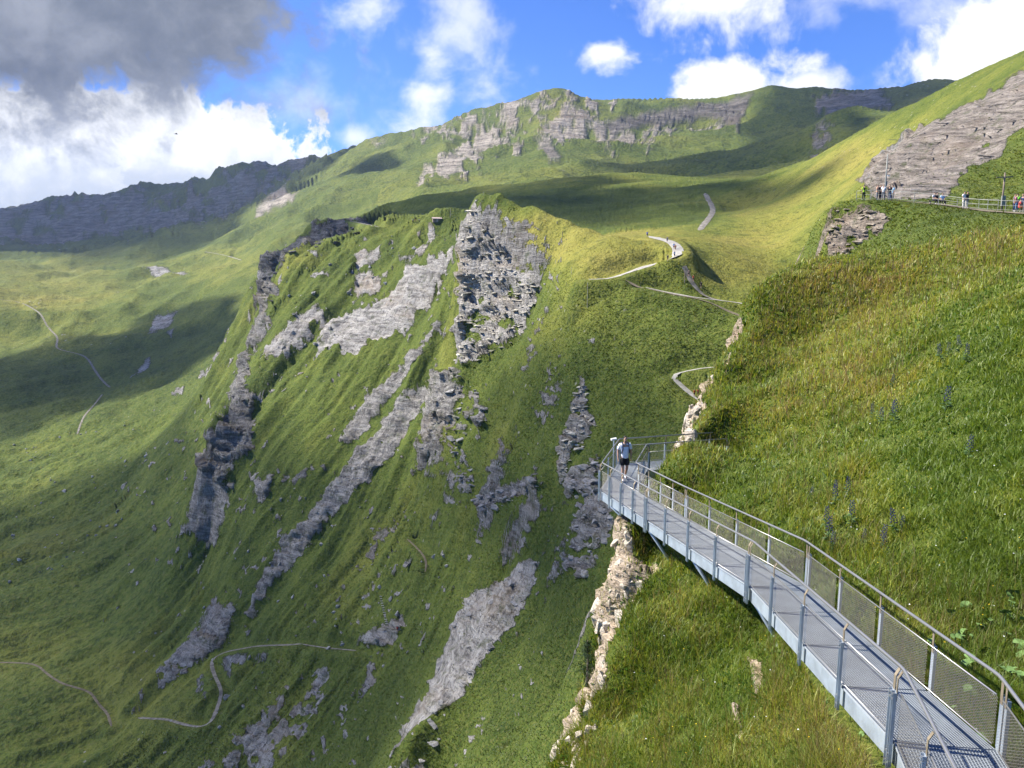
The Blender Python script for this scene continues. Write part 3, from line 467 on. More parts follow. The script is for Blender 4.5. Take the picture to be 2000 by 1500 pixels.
for gi, name in enumerate(REG):
    q = Q4[fr == gi]
    if not len(q): continue
    used = np.unique(q); mp = np.zeros(NC * NR, np.int64); mp[used] = np.arange(len(used)); q = mp[q]
    me = bpy.data.meshes.new(name); me.vertices.add(len(used)); me.vertices.foreach_set('co', PF[used].astype(np.float32).ravel())
    me.loops.add(q.size); me.loops.foreach_set('vertex_index', q.ravel().astype(np.int32)); me.polygons.add(len(q)); me.polygons.foreach_set('loop_start', np.arange(0, q.size, 4, dtype=np.int32))
    me.polygons.foreach_set('use_smooth', np.ones(len(q), bool)); me.update(calc_edges=True)
    ca = me.attributes.new('cover', 'FLOAT_COLOR', 'POINT'); ca.data.foreach_set('color', CF[used].ravel())
    me.materials.append(MT[MAT_OF.get(name, name)])
    o = bpy.data.objects.new(name, me); COL.objects.link(o); tag(o, kind='structure'); TERR[name] = o
bpy.context.view_layer.update()
DG = bpy.context.evaluated_depsgraph_get()
def hit(px, py, rmin=0.0):
    d = Vector(ray(px, py)); ok, loc, nor, i, ob, m = SC.ray_cast(DG, d * rmin, d); return (np.array(loc), np.array(nor)) if ok else (at(px, py, 300), np.array([0, 0, 1.]))
def drop(x, y, z=900.0):
    ok, loc, nor, i, ob, m = SC.ray_cast(DG, Vector((x, y, z)), Vector((0, 0, -1))); return (np.array(loc), np.array(nor)) if ok else None
# ------------------------------------------------------------------ simple materials
def mat(name, col, rough=.8, metal=0.0, var=.25, scale=6.0, spec=.3, bump=0.0, emit=None):
    m = bpy.data.materials.new(name); m.use_nodes = True; t = NT(m.node_tree); b = t.n['Principled BSDF']
    pos = t.node('ShaderNodeTexCoord').outputs['Object']; n = t.noise(pos, scale, 5, .6)
    c = t.mix(t.smooth(n, .3, .7), tuple(np.clip(np.array(col) * (1 - var), 0, 1)) + (1,), tuple(np.clip(np.array(col) * (1 + var), 0, 1)) + (1,))
    t.l.new(c, b.inputs['Base Color']); b.inputs['Roughness'].default_value = rough; b.inputs['Metallic'].default_value = metal; b.inputs['Specular IOR Level'].default_value = spec
    if bump:
        bp = t.node('ShaderNodeBump'); bp.inputs['Strength'].default_value = bump; bp.inputs['Distance'].default_value = .5 / scale; t.l.new(t.noise(pos, scale * 3, 6, .65), bp.inputs['Height']); t.l.new(bp.outputs[0], b.inputs['Normal'])
    return m
def rock_mat(name, a, b_, scale):
    m = bpy.data.materials.new(name); m.use_nodes = True; t = NT(m.node_tree); b = t.n['Principled BSDF']
    pos = t.node('ShaderNodeNewGeometry').outputs['Position']; n = t.noise(pos, scale, 7, .65); n2 = t.noise(t.vmath('MULTIPLY', pos, (.3, .3, 1.6)), scale * 2.5, 6, .68)
    c = t.mix(t.smooth(n, .3, .7), a + (1,), b_ + (1,)); c = t.mix(t.math('MULTIPLY', t.smooth(n2, .46, .30), .8), c, tuple(np.array(a) * .22) + (1,))
    c = t.mix(t.math('MULTIPLY', t.smooth(t.noise(pos, scale * .6, 5, .6), .56, .68), .6), c, (.07, .09, .025, 1))
    t.l.new(c, b.inputs['Base Color']); b.inputs['Roughness'].default_value = .92; b.inputs['Specular IOR Level'].default_value = .15
    bp = t.node('ShaderNodeBump'); bp.inputs['Strength'].default_value = .9; bp.inputs['Distance'].default_value = .5 / scale; t.l.new(t.math('ADD', n, n2), bp.inputs['Height']); t.l.new(bp.outputs[0], b.inputs['Normal']); return m
M_GRAVEL = mat('pale_gravel', (.34, .32, .275), .95, var=.22, scale=.8); M_DIRT = mat('trodden_earth', (.17, .14, .09), .95, var=.3, scale=.8); M_STONY = mat('stony_track', (.20, .18, .145), .95, var=.45, scale=.6)

# ------------------------------------------------------------------ clouds drifting to the left, whose shade lies on the slopes
def cloud_mat(name, thin):
    m = mat(name, (.85, .86, .88), 1.0, var=.05, scale=.002, spec=0.0); t = NT(m.node_tree); tr = t.node('ShaderNodeBsdfTransparent'); mx = t.node('ShaderNodeMixShader'); t.put(mx.inputs[0], t.math('SUBTRACT', 1.0, t.math('MULTIPLY', attr(t, 'depth').outputs['Fac'], 1 - thin)))
    t.l.new(t.n['Principled BSDF'].outputs[0], mx.inputs[1]); t.l.new(tr.outputs[0], mx.inputs[2]); t.l.new(mx.outputs[0], t.n['Material Output'].inputs[0]); return m
M_CLOUD = cloud_mat('dense_cloud', .30); M_THIN = cloud_mat('thin_cloud', .46)
def cloud(label, outline, H, T, rr, en=.16, m=None, soft=.07):
    """outline: ground that lies in its shade (as seen), rr: range window"""
    Q = []
    for px, py, r in outline:
        g = at(px, py, r); Q.append((g + SUN * ((H - g[2]) / SUN[2]))[:2])
    Q = np.array(Q); lo, hi = Q.min(0), Q.max(0); size = (hi - lo).max(); lo -= size * .1; hi += size * .1
    n = 110; st = (hi - lo).max() / n; nx, ny = int((hi[0] - lo[0]) / st) + 1, int((hi[1] - lo[1]) / st) + 1
    X, Y = np.meshgrid(lo[0] + np.arange(nx) * st, lo[1] + np.arange(ny) * st, indexing='ij'); Z0 = np.full(X.shape, 0.0)
    PP = np.stack([X, Y, Z0], -1); sd = poly_sd(X, Y, Q) + fbm(PP, size * .16, 5, .55, 3.) * size * en
    dep = np.clip(-sd, 0, None); up = H + T * np.sqrt(np.clip(dep / (size * .25), 0, 1)) * (1 + .5 * fbm(PP, size * .1, 4, .5, 8.)); dn = H - .18 * T * np.sqrt(np.clip(dep / (size * .1), 0, 1)) * (1 + .4 * fbm(PP, size * .07, 3, .5, 5.))
    ins = sd < 0; V, F, I = [], [], {}
    for s_, zz in ((0, up), (1, dn)):
        for i, j in np.argwhere(ins): I[s_, i, j] = len(V); V.append((X[i, j], Y[i, j], zz[i, j]))
    for i, j in np.argwhere(ins[:-1, :-1] & ins[1:, :-1] & ins[:-1, 1:] & ins[1:, 1:]):
        F.append([I[0, i, j], I[0, i + 1, j], I[0, i + 1, j + 1], I[0, i, j + 1]]); F.append([I[1, i, j], I[1, i, j + 1], I[1, i + 1, j + 1], I[1, i + 1, j]])
    o = mesh_obj('cloud', V, F, m or M_CLOUD, smooth=True); dv_ = np.clip(dep[ins] / (size * soft), 0, 1); a_ = o.data.attributes.new('depth', 'FLOAT', 'POINT'); a_.data.foreach_set('value', np.concatenate([dv_, dv_]).astype(np.float32))
    return tag(o, label, 'cloud', 'clouds beside the picture')
cloud('big grey cloud whose shade lies on the far left ridge', [(-400, 520, 2300), (0, 500, 2300), (100, 508, 2000), (190, 528, 1800), (260, 500, 1900), (380, 470, 2000), (480, 415, 2150), (560, 372, 2300), (625, 335, 2450), (650, 300, 2700), (600, 290, 3300), (300, 340, 4200), (-400, 380, 4600)], 1900, 500, None, .06)
cloud('broad cloud whose shade lies on the right-hand far ridge', [(1200, 352, 1150), (1150, 325, 1400), (1230, 320, 1550), (1330, 315, 1500), (1400, 300, 1650), (1450, 250, 2050), (1480, 185, 2420), (1560, 160, 2600), (1900, 140, 2600), (1950, 200, 1800), (1700, 210, 1900), (1640, 240, 1500), (1560, 345, 1000), (1420, 370, 850), (1300, 365, 900)], 1900, 350, None, .06)
cloud('long cloud whose shade lies on the hollow behind the crest', [(520, 600, 520), (510, 500, 575), (600, 455, 585), (700, 420, 610), (760, 395, 650), (930, 362, 690), (1040, 350, 690), (1000, 375, 560), (1180, 375, 540), (1300, 385, 470), (1370, 405, 400), (1360, 435, 345), (1290, 445, 325), (1200, 455, 350), (1000, 420, 420), (900, 440, 420), (760, 470, 520), (620, 520, 520)], 1700, 160, None, .015)
cloud('small cloud whose shade spots the green shoulder of the massif', [(640, 335, 2100), (690, 310, 2200), (760, 315, 2050), (775, 335, 1900), (720, 350, 1850), (650, 350, 1950)], 1900, 90, None, .10)
cloud('cloud whose shade lies across the dark lower valley slope', [(500, 560, 900), (420, 600, 1020), (330, 600, 1200), (250, 650, 1080), (120, 640, 1150), (-150, 680, 1080), (-150, 840, 830), (100, 830, 820), (280, 770, 800), (400, 700, 820), (500, 640, 800)], 1700, 150, None, .08)
cloud('wide thin cloud whose shade lies on the lower left slopes', [(430, 1000, 370), (300, 900, 620), (100, 960, 660), (-200, 980, 680), (-300, 1700, 300), (500, 1700, 240), (900, 1600, 165), (960, 1400, 178), (930, 1200, 205), (800, 1050, 262), (720, 950, 302), (560, 1060, 325)], 1700, 150, None, .07, M_THIN)

cloud('unseen thin veil of cloud added to shade the near flank of the spur', [(900, 800, 252), (960, 700, 255), (1060, 640, 222), (1200, 700, 198), (1330, 780, 182), (1420, 850, 165), (1300, 1100, 128), (1180, 1300, 130), (1060, 1300, 165), (960, 1100, 212), (900, 1000, 235)], 1500, 30, None, .03, cloud_mat('shading_veil', .62))  # veil added out of frame to darken the flank against the left face
# ------------------------------------------------------------------ haze in the valley air
M_HAZE = bpy.data.materials.new('valley_haze'); M_HAZE.use_nodes = True; _t = NT(M_HAZE.node_tree); _t.n.clear()
_v = _t.node('ShaderNodeVolumePrincipled'); _v.inputs['Color'].default_value = (.62, .76, 1.0, 1); _v.inputs['Density'].default_value = 5.0e-5; _v.inputs['Anisotropy'].default_value = .25
_o = _t.node('ShaderNodeOutputMaterial'); _t.l.new(_v.outputs[0], _o.inputs['Volume'])
zmin = float(PF[:, 2].min()) - 30; zmax = float(PF[:, 2].max()) + 60
c8 = [(x, y, z) for x in (-6500, 6500) for y in (-600, 6500) for z in (zmin, zmax)]
tag(mesh_obj('haze', c8, [(0, 1, 3, 2), (4, 6, 7, 5), (0, 4, 5, 1), (2, 3, 7, 6), (0, 2, 6, 4), (1, 5, 7, 3)], M_HAZE), 'thin blue haze hanging in the valley air', 'haze', kind='stuff').hide_select = True
bpy.data.objects['haze'].display_type = 'WIRE'

# ------------------------------------------------------------------ paths laid on the ground
from mathutils.bvhtree import BVHTree
_dg = bpy.context.evaluated_depsgraph_get(); TO = [BVHTree.FromObject(o, _dg) for o in TERR.values()]
def thit(px, py, r0, r1):
    d = Vector(ray(px, py)); o = d * r0
    best = None
    for ob in TO:
        loc, nor, i, _ = ob.ray_cast(o, d, r1 - r0)
        if loc and (best is None or loc.length < best[0].length): best = (loc.copy(), nor.copy())
    return best
def tdrop(x, y, z, span=60):
    best = None
    for ob in TO:
        loc, nor, i, _ = ob.ray_cast(Vector((x, y, z + span)), Vector((0, 0, -1)), 2 * span)
        if loc and (best is None or abs(loc.z - z) < abs(best[0].z - z)): best = (loc.copy(), nor.copy())
    return best
PMAT = {'M_GRAVEL': M_GRAVEL, 'M_DIRT': M_DIRT, 'M_STONY': M_STONY}
for name, G, width, mname in LINES:
    T = np.gradient(G, axis=0); T[:, 2] = 0; T /= np.linalg.norm(T, axis=1, keepdims=True) + 1e-9; S = np.stack([T[:, 1], -T[:, 0], T[:, 2] * 0], 1); V, F = [], []; cols = 5; n = len(G)
    wl_, wr_ = (width * (.5 + .14 * fbm(G + k * 31.7, width * 2.2, 3)) for k in (1, 2))
    taper = np.minimum(1, np.minimum(np.arange(n), np.arange(n)[::-1]) / 4 + .25)
    for i in range(n):
        for j in range(cols):
            f = j / (cols - 1) * 2 - 1; q = G[i] + S[i] * f * taper[i] * (wl_[i] if f < 0 else wr_[i]); V.append((q[0], q[1], q[2] + .05 + .03 * width * (1 - f * f) - .02))
    for i in range(n - 1):
        for j in range(cols - 1): a = i * cols + j; F.append((a, a + 1, a + cols + 1, a + cols))
    tag(mesh_obj(name, V, F, PMAT[mname], smooth=True), kind='structure')

# ------------------------------------------------------------------ blocks, slabs and boulders of rock
def block_mesh(seed, flat=.6, cuts=9):
    rg = random.Random(seed); bm = bmesh.new()
    vs = [bm.verts.new((rg.uniform(-1, 1) * (1 - .25 * abs(z)), rg.uniform(-1, 1) * (1 - .25 * abs(z)), z * flat + rg.uniform(-.12, .12))) for z in (-1, -.9, -.3, .3, .85, .95) for _ in range(4)]
    res = bmesh.ops.convex_hull(bm, input=vs); bmesh.ops.delete(bm, geom=[g for g in res['geom_interior'] if isinstance(g, bmesh.types.BMVert)], context='VERTS')
    bmesh.ops.recalc_face_normals(bm, faces=bm.faces[:]); me = bpy.data.meshes.new('block'); bm.to_mesh(me); bm.free(); return me
BLK = [block_mesh(i, .75) for i in range(9)]; SLB = [block_mesh(50 + i, .15) for i in range(9)]
M_BEIGE = rock_mat('pale_limestone', (.46, .39, .30), (.72, .63, .50), 2.0); M_GREY = rock_mat('grey_shale', (.22, .215, .21), (.42, .40, .37), .35); M_BUFF = rock_mat('buff_shale', (.40, .37, .30), (.66, .61, .50), .35); M_DARK = rock_mat('dark_shaded_shale', (.055, .055, .06), (.14, .135, .13), .3)  # the dark shale also carries the back cliff's cloud shade in its colour
M_STONE = rock_mat('valley_stone', (.26, .25, .22), (.46, .44, .40), .4)
def with_mat(meshes, m):
    out = []
    for me in meshes: c = me.copy(); c.materials.append(m); out.append(c)
    return out
def scatter_rock(name, poly, r0, r1, n, s0, s1, meshes, parent, seed, tilt=.2, sink=.25, stretch=(1, 1, 1), yaw=None):
    rg = random.Random(seed); q = np.array(poly); got = 0; tries = 0
    while got < n and tries < n * 12:
        tries += 1; x, y = rg.uniform(q[:, 0].min(), q[:, 0].max()), rg.uniform(q[:, 1].min(), q[:, 1].max())
        if poly_sd(np.array([x]), np.array([y]), poly)[0] > 0: continue
        h = thit(x, y, r0, r1)
        if not h: continue
        s = s0 + (s1 - s0) * rg.random() ** 2.2; o = bpy.data.objects.new(name, rg.choice(meshes)); COL.objects.link(o)
        o.location = h[0] - h[1] * s * sink; o.scale = (s * stretch[0] * rg.uniform(.8, 1.25), s * stretch[1] * rg.uniform(.8, 1.25), s * stretch[2] * rg.uniform(.7, 1.3))
        o.rotation_euler = (rg.gauss(0, tilt), rg.gauss(0, tilt), rg.uniform(0, 6.28) if yaw is None else yaw + rg.gauss(0, .25)); got += 1
        if parent: o.parent = parent
        else: yield o
def rocks_on(*a, **k): return list(scatter_rock(*a, **k))
bB, bG, sG, sB, sD, bS = with_mat(BLK, M_BEIGE), with_mat(BLK, M_GREY), with_mat(SLB, M_GREY), with_mat(SLB, M_BUFF), with_mat(SLB, M_DARK), with_mat(BLK, M_STONE)
POLY = [r_[0] for r_ in ROCKS]
NE = [p for p in POLY if p[0] == (1205, 1008)][0]; NU_ = [p for p in POLY if p[0] == (1376, 755)][0]
rocks_on('rock_block', NE, 19, 40, 110, .05, .24, bB, TERR['near_hillside'], 1, .35, .35, (.9, .9, 1.5))
rocks_on('rock_block', NU_, 33, 60, 40, .10, .34, bB, TERR['near_hillside'], 2, .35, .35, (.9, .9, 1.4))
rocks_on('rock_slab', POLY[0], 225, 305, 270, .35, 1.7, sB, TERR['promontory'], 4, .10, .05, (1.3, 1, .9))
rocks_on('rock_slab', [p for p in POLY if p[0] == (850, 735)][0], 215, 310, 50, .5, 2.2, sG, TERR['promontory'], 5, .15, .1)
rocks_on('rock_slab', [p for p in POLY if p[0] == (1130, 740)][0], 150, 240, 60, .4, 1.7, sB, TERR['promontory'], 6, .2, .1)
for i, (x0, n_s, m_) in enumerate((((918, 975), 40, sG), ((1108, 930), 40, sG), ((1128, 980), 50, sG), ((527, 545), 45, sD), ((512, 503), 60, sD), ((1020, 1088), 34, sG))):
    pp_ = [p for p in POLY if p[0] == x0][0]; rocks_on('rock_slab', pp_, 140, 640, n_s, .5, 2.0 if i != 4 else 3.4, m_, TERR['promontory'], 20 + i, .15, .15)
rocks_on('rock_slab', [p for p in POLY if p[0] == (1690, 330)][0], 125, 330, 140, .2, .6, sG, TERR['right_hillside'], 8, .05, .02, (6.0, .8, .6), yaw=.2)
rocks_on('rock_slab', [p for p in POLY if p[0] == (1630, 403)][0], 84, 115, 60, .25, .9, with_mat(SLB, rock_mat('brown_shale', (.22, .18, .135), (.40, .34, .26), .8)), TERR['terrace_knoll'], 9, .2, .2)
def loose(label, poly, r0, r1, n, s0, s1, seed, group, meshes=bS):
    for o in scatter_rock('boulder', poly, r0, r1, n, s0, s1, meshes, None, seed, .4, .1): tag(o, label, 'boulder', group)
loose('grey boulder strewn over the long green slope at left', [(20, 950), (250, 880), (380, 850), (300, 960), (150, 1100), (0, 1150)], 380, 900, 50, .5, 1.7, 31, 'boulders on the long left slope')
loose('pale boulder on the sunlit strip of the valley', [(0, 860), (200, 830), (290, 790), (320, 800), (200, 880), (60, 900)], 450, 1000, 28, .5, 1.4, 32, 'boulders on the sunlit valley strip')
loose('pale stone lying on the steep slope below the footpath', [(450, 1000), (700, 900), (860, 1000), (900, 1150), (700, 1350), (400, 1480), (300, 1420)], 180, 420, 70, .35, 1.2, 33, 'stones on the steep slope')
loose('pale stone lying on the sunny turf of the left face', [(560, 520), (800, 450), (880, 450), (760, 560), (620, 700), (520, 760)], 300, 480, 40, .4, 1.4, 34, 'stones on the left face')
loose('pale boulder on the dark lower right flank', [(1000, 1300), (1080, 1250), (1090, 1330), (990, 1400)], 140, 220, 3, .4, .9, 35, 'boulders on the dark flank')
# ------------------------------------------------------------------ geometry helpers for metalwork
class MB:
    def __init__(s): s.v = []; s.f = []
    def prism(s, a, b, w, h, up=(0, 0, 1), side=None):
        """bar of w x h from a to b"""
        a, b = np.asarray(a, float), np.asarray(b, float); d = b - a; d /= np.linalg.norm(d) + 1e-12
        x = np.cross(d, up) if side is None else np.asarray(side, float)
        x = x / (np.linalg.norm(x) + 1e-12); y = np.cross(x, d); k = len(s.v)
        for p in (a, b):
            for i, j in ((-1, -1), (1, -1), (1, 1), (-1, 1)): s.v.append(p + x * i * w / 2 + y * j * h / 2)
        s.f += [(k, k + 1, k + 5, k + 4), (k + 1, k + 2, k + 6, k + 5), (k + 2, k + 3, k + 7, k + 6), (k + 3, k, k + 4, k + 7), (k + 3, k + 2, k + 1, k), (k + 4, k + 5, k + 6, k + 7)]
    def wire(s, a, b, r):
        a, b = np.asarray(a, float), np.asarray(b, float); d = b - a; d /= np.linalg.norm(d) + 1e-12
        x = np.cross(d, (0.3, .5, .8)); x /= np.linalg.norm(x); y = np.cross(x, d); k = len(s.v)
        for p in (a, b):
            for t_ in (0, 2.094, 4.189): s.v.append(p + x * r * math.cos(t_) + y * r * math.sin(t_))
        s.f += [(k + i, k + (i + 1) % 3, k + 3 + (i + 1) % 3, k + 3 + i) for i in range(3)]
    def tube(s, pts, rad, n=8, caps=True):
        pts = [np.asarray(p, float) for p in pts]; k0 = len(s.v)
        rad = rad if hasattr(rad, '__len__') else [rad] * len(pts)
        for i, p in enumerate(pts):
            d = (pts[min(i + 1, len(pts) - 1)] - pts[max(i - 1, 0)]); d /= np.linalg.norm(d) + 1e-12
            x = np.cross(d, (0, 0, 1)) if abs(d[2]) < .9 else np.cross(d, (0, 1, 0)); x /= np.linalg.norm(x); y = np.cross(x, d)
            for j in range(n): s.v.append(p + rad[i] * (x * math.cos(j * 2 * math.pi / n) + y * math.sin(j * 2 * math.pi / n)))
        for i in range(len(pts) - 1):
            for j in range(n): a = k0 + i * n + j; b = k0 + i * n + (j + 1) % n; s.f.append((a, b, b + n, a + n))
        if caps: s.f.append(tuple(k0 + j for j in range(n))[::-1]); s.f.append(tuple(k0 + (len(pts) - 1) * n + j for j in range(n)))
    def build(s, name, m, parent=None, smooth=False): return mesh_obj(name, s.v, s.f, m, parent, smooth)
M_GALV = mat('galvanised_steel', (.44, .50, .55), .45, .5, var=.16, scale=3.0, spec=.5); M_GRATE = mat('steel_grating', (.37, .40, .42), .55, .2, var=.12, scale=2.0); M_RAIL = mat('stainless_tube', (.36, .35, .33), .38, .7, var=.06, scale=2.0); M_BRKT = mat('weathered_bracket', (.27, .22, .15), .55, .45, var=.2, scale=8.0); M_WIRE = mat('wire_rope', (.24, .225, .20), .5, .4, var=.05); M_BOLT = mat('bolt_steel', (.55, .56, .57), .35, .8)
# ------------------------------------------------------------------ the walkway bolted to the cliff
SPAN = [2, 2, 4, 4, 4, 2, 2]; ZD, ZT = .34, 1.42
def offset_line(L, d):
    o = []
    for i in range(len(L)):
        n = []
        for a, b in ((i - 1, i), (i, i + 1)):
            if 0 <= a and b < len(L): e = (L[b] - L[a])[:2]; e = e / np.linalg.norm(e); n.append(np.array([e[1], -e[0]]))
        m_ = sum(n) / len(n); m_ /= (m_ @ m_)
        o.append(np.array([*(L[i][:2] + m_ * d), L[i][2]]))
    return np.array(o)
walk = empty('cliff_walkway', tuple(WL[3])); tag(walk, 'galvanised steel cliff walkway with wire mesh railings curving round the slope', 'walkway')
def wbuild(mb, name, m, parent=None, smooth=False):
    o = mb.build(name, m, parent or walk, smooth)
    if parent is None: o.matrix_parent_inverse = Matrix.Translation(-Vector(WL[3]))
    return o
WR = offset_line(WL, WID)
for si in range(len(WL) - 1):                      # deck: one grating panel for every bay
    for k in range(SPAN[si]):
        f0, f1 = k / SPAN[si] + .004, (k + 1) / SPAN[si] - .004
        A0, A1 = WL[si] + (WL[si + 1] - WL[si]) * f0, WL[si] + (WL[si + 1] - WL[si]) * f1; B0, B1 = WR[si] + (WR[si + 1] - WR[si]) * f0, WR[si] + (WR[si + 1] - WR[si]) * f1
        mb = MB(); z = np.array([0, 0, ZD - .02]); ln = np.linalg.norm(A1 - A0); fine = .033 if A0[1] < 18 else .05
        nc = int(ln / fine); nl = int(WID / .04)
        for i in range(nc + 1):
            f = i / nc; a, b = A0 + (A1 - A0) * f + z, B0 + (B1 - B0) * f + z; mb.prism(a, b, .006, .036)
        for j in range(nl + 1):
            f = j / nl; mb.prism(A0 + (B0 - A0) * f + z + [0, 0, .001], A1 + (B1 - A1) * f + z + [0, 0, .001], .005, .034)
        o = wbuild(mb, 'grating_panel', M_GRATE); tag(o, kind='stuff')
for si in range(len(WL) - 1):                      # girders and cross beams
    for L in (WL, WR):
        a, b = L[si], L[si + 1]; d = b - a; mb = MB(); n_ = np.array([d[1], -d[0], 0]) / np.hypot(d[0], d[1]) * (1 if L is WL else -1)
        mid_ = [0, 0, .14]; mb.prism(a + n_ * .035 + mid_, b + n_ * .035 + mid_, .012, .30); mb.prism(a + n_ * .08 + [0, 0, .284], b + n_ * .08 + [0, 0, .284], .08, .014); mb.prism(a + n_ * .08 + [0, 0, -.002], b + n_ * .08 + [0, 0, -.002], .08, .014)
        wbuild(mb, 'side_girder', M_GALV)
    for k in range(SPAN[si] + 1):
        f = min(max(k / SPAN[si], .01), .99); a, b = WL[si] + (WL[si + 1] - WL[si]) * f, WR[si] + (WR[si + 1] - WR[si]) * f; e = (b - a) / np.linalg.norm(b - a)
        mb = MB(); mb.prism(a + e * .06 + [0, 0, .19], b - e * .06 + [0, 0, .19], .06, .14); wbuild(mb, 'cross_beam', M_GALV)
def rail_side(L, inward):
    rail = []
    for si in range(len(L) - 1):
        a0, b0 = L[si], L[si + 1]; d = (b0 - a0) / np.linalg.norm(b0 - a0); n_ = np.array([d[1], -d[0], 0]); n_ /= np.linalg.norm(n_); n_ *= inward
        out = -n_ * .045
        for k in range(SPAN[si] + 1):
            pos = a0 + (b0 - a0) * k / SPAN[si] + d * (.055 if k == 0 else -.055 if k == SPAN[si] else 0) + out
            mb = MB(); lo, hi = -.05, 1.10                          # U-shaped post: web and two flanges
            dh = d.copy(); dh[2] = 0; dh /= np.linalg.norm(dh)
            mb.prism(pos + [0, 0, lo], pos + [0, 0, hi], .065, .008, side=dh); mb.prism(pos + dh * .036 + n_ * -.018 + [0, 0, lo], pos + dh * .036 + n_ * -.018 + [0, 0, hi], .007, .046, side=dh); mb.prism(pos - dh * .036 + n_ * -.018 + [0, 0, lo], pos - dh * .036 + n_ * -.018 + [0, 0, hi], .007, .046, side=dh)
            po = wbuild(mb, 'post', M_GALV)
            mb = MB(); mb.prism(pos + n_ * .010 + [0, 0, .98], pos + n_ * .012 + [0, 0, 1.30], .055, .010, side=dh); mb.prism(pos + n_ * .012 + [0, 0, 1.30], pos + n_ * .062 + [0, 0, 1.395], .055, .010, side=dh); wbuild(mb, 'rail_bracket', M_BRKT, po)
            for zz in (.06, .2, 1.0, 1.07):
                mb = MB(); mb.tube([pos - n_ * .045 + [0, 0, zz], pos - n_ * .004 + [0, 0, zz]], .016, 6); wbuild(mb, 'bolt', M_BOLT, po)
        lift = np.array([0, 0, 1.0]); r0, r1 = a0 + n_ * .05 + lift * 1.405, b0 + n_ * .05 + lift * 1.405; rail.append((r0, r1))
        for zz, rr, nm in ((1.10, .011, 'frame_bar'), (.385, .010, 'frame_bar')):
            mb = MB(); mb.tube([a0 + n_ * .012 + d * .1 + lift * zz, b0 + n_ * .012 - d * .1 + lift * zz], rr, 6); wbuild(mb, nm, M_RAIL, None, True)
        for k in range(SPAN[si]):                                    # wire mesh of the bay, woven as slanting wires
            p0 = a0 + (b0 - a0) * k / SPAN[si] + n_ * .012 + d * .06; p1 = a0 + (b0 - a0) * (k + 1) / SPAN[si] + n_ * .012 - d * .06; ln = np.linalg.norm(p1 - p0); h0, h1 = .385, 1.10; hh = h1 - h0; run = hh * 1.75; mb = MB(); step = .075; w_r = .0019 if p0[1] < 17 else .0014
            s_ = -run
            while s_ < ln:
                for sg in (0, 1):
                    x0, x1 = s_, s_ + run; z0, z1 = (h0, h1) if sg == 0 else (h1, h0); c0, c1 = max(x0, 0), min(x1, ln)
                    if c1 - c0 < .01: continue
                    zz0 = z0 + (z1 - z0) * (c0 - x0) / run; zz1 = z0 + (z1 - z0) * (c1 - x0) / run; mb.wire(p0 + d * c0 + lift * zz0, p0 + d * c1 + lift * zz1, w_r)
                s_ += step
            tag(wbuild(mb, 'wire_mesh', M_WIRE), kind='stuff')
    pts = [rail[0][0]]
    for (a, b), (c, e) in zip(rail, rail[1:]): pts += [(b + c) / 2]
    pts.append(rail[-1][1])
    q = [pts[0]]
    for i in range(1, len(pts) - 1):
        u, v = pts[i - 1] - pts[i], pts[i + 1] - pts[i]; u /= np.linalg.norm(u); v /= np.linalg.norm(v); q += [pts[i] + u * .12, pts[i] + u * .03 + v * .03, pts[i] + v * .12]
    q.append(pts[-1]); mb = MB(); mb.tube(q, .024, 10); wbuild(mb, 'handrail', M_RAIL, None, True)
rail_side(WL, 1); rail_side(WR, -1)
for si, f, ln, sx in ((3, 0.0, 1.9, .4), (3, .5, 1.8, .4), (4, 0.02, 1.9, .5), (2, .45, 1.8, .6), (4, .9, 2.0, 1.2), (1, .5, 1.6, .6)):   # stays that prop the outer girder against the rock
    a = WL[si] + (WL[si + 1] - WL[si]) * f + [.1, 0, 0]; b = WR[si] + (WR[si + 1] - WR[si]) * f + [sx - .4, 0, -ln]; mb = MB(); mb.tube([a, b], .045, 8); o = wbuild(mb, 'stay', M_GALV, None, True)
    mb = MB(); mb.prism(b + [-.16, 0, -.02], b + [.16, 0, -.02], .3, .04); wbuild(mb, 'anchor_plate', M_GALV, o)
# floodlight on its short mast at the outer corner of the platform
fl = at(1199, 866, 33.2); lamp = empty('floodlight', tuple(fl)); tag(lamp, 'small white floodlight on a mast at the far corner of the walkway', 'floodlight')
M_WHITE = mat('white_enamel', (.78, .78, .76), .4, var=.05)
def child(mb, name, m, root, smooth=False):
    o = mb.build(name, m, root, smooth); o.matrix_parent_inverse = Matrix.Translation(-Vector(root.location)); return o
mb = MB(); mb.tube([fl + [0.02, .15, -1.6], fl + [0.02, .15, .12]], .03, 8); child(mb, 'mast', M_GALV, lamp); mb = MB(); mb.prism(fl + [-.12, 0, .16], fl + [.11, .05, .19], .13, .07); child(mb, 'lamp_head', M_WHITE, lamp); mb = MB(); mb.prism(fl + [.02, .12, .1], fl + [.0, .06, .2], .06, .05); child(mb, 'bracket', M_GALV, lamp)

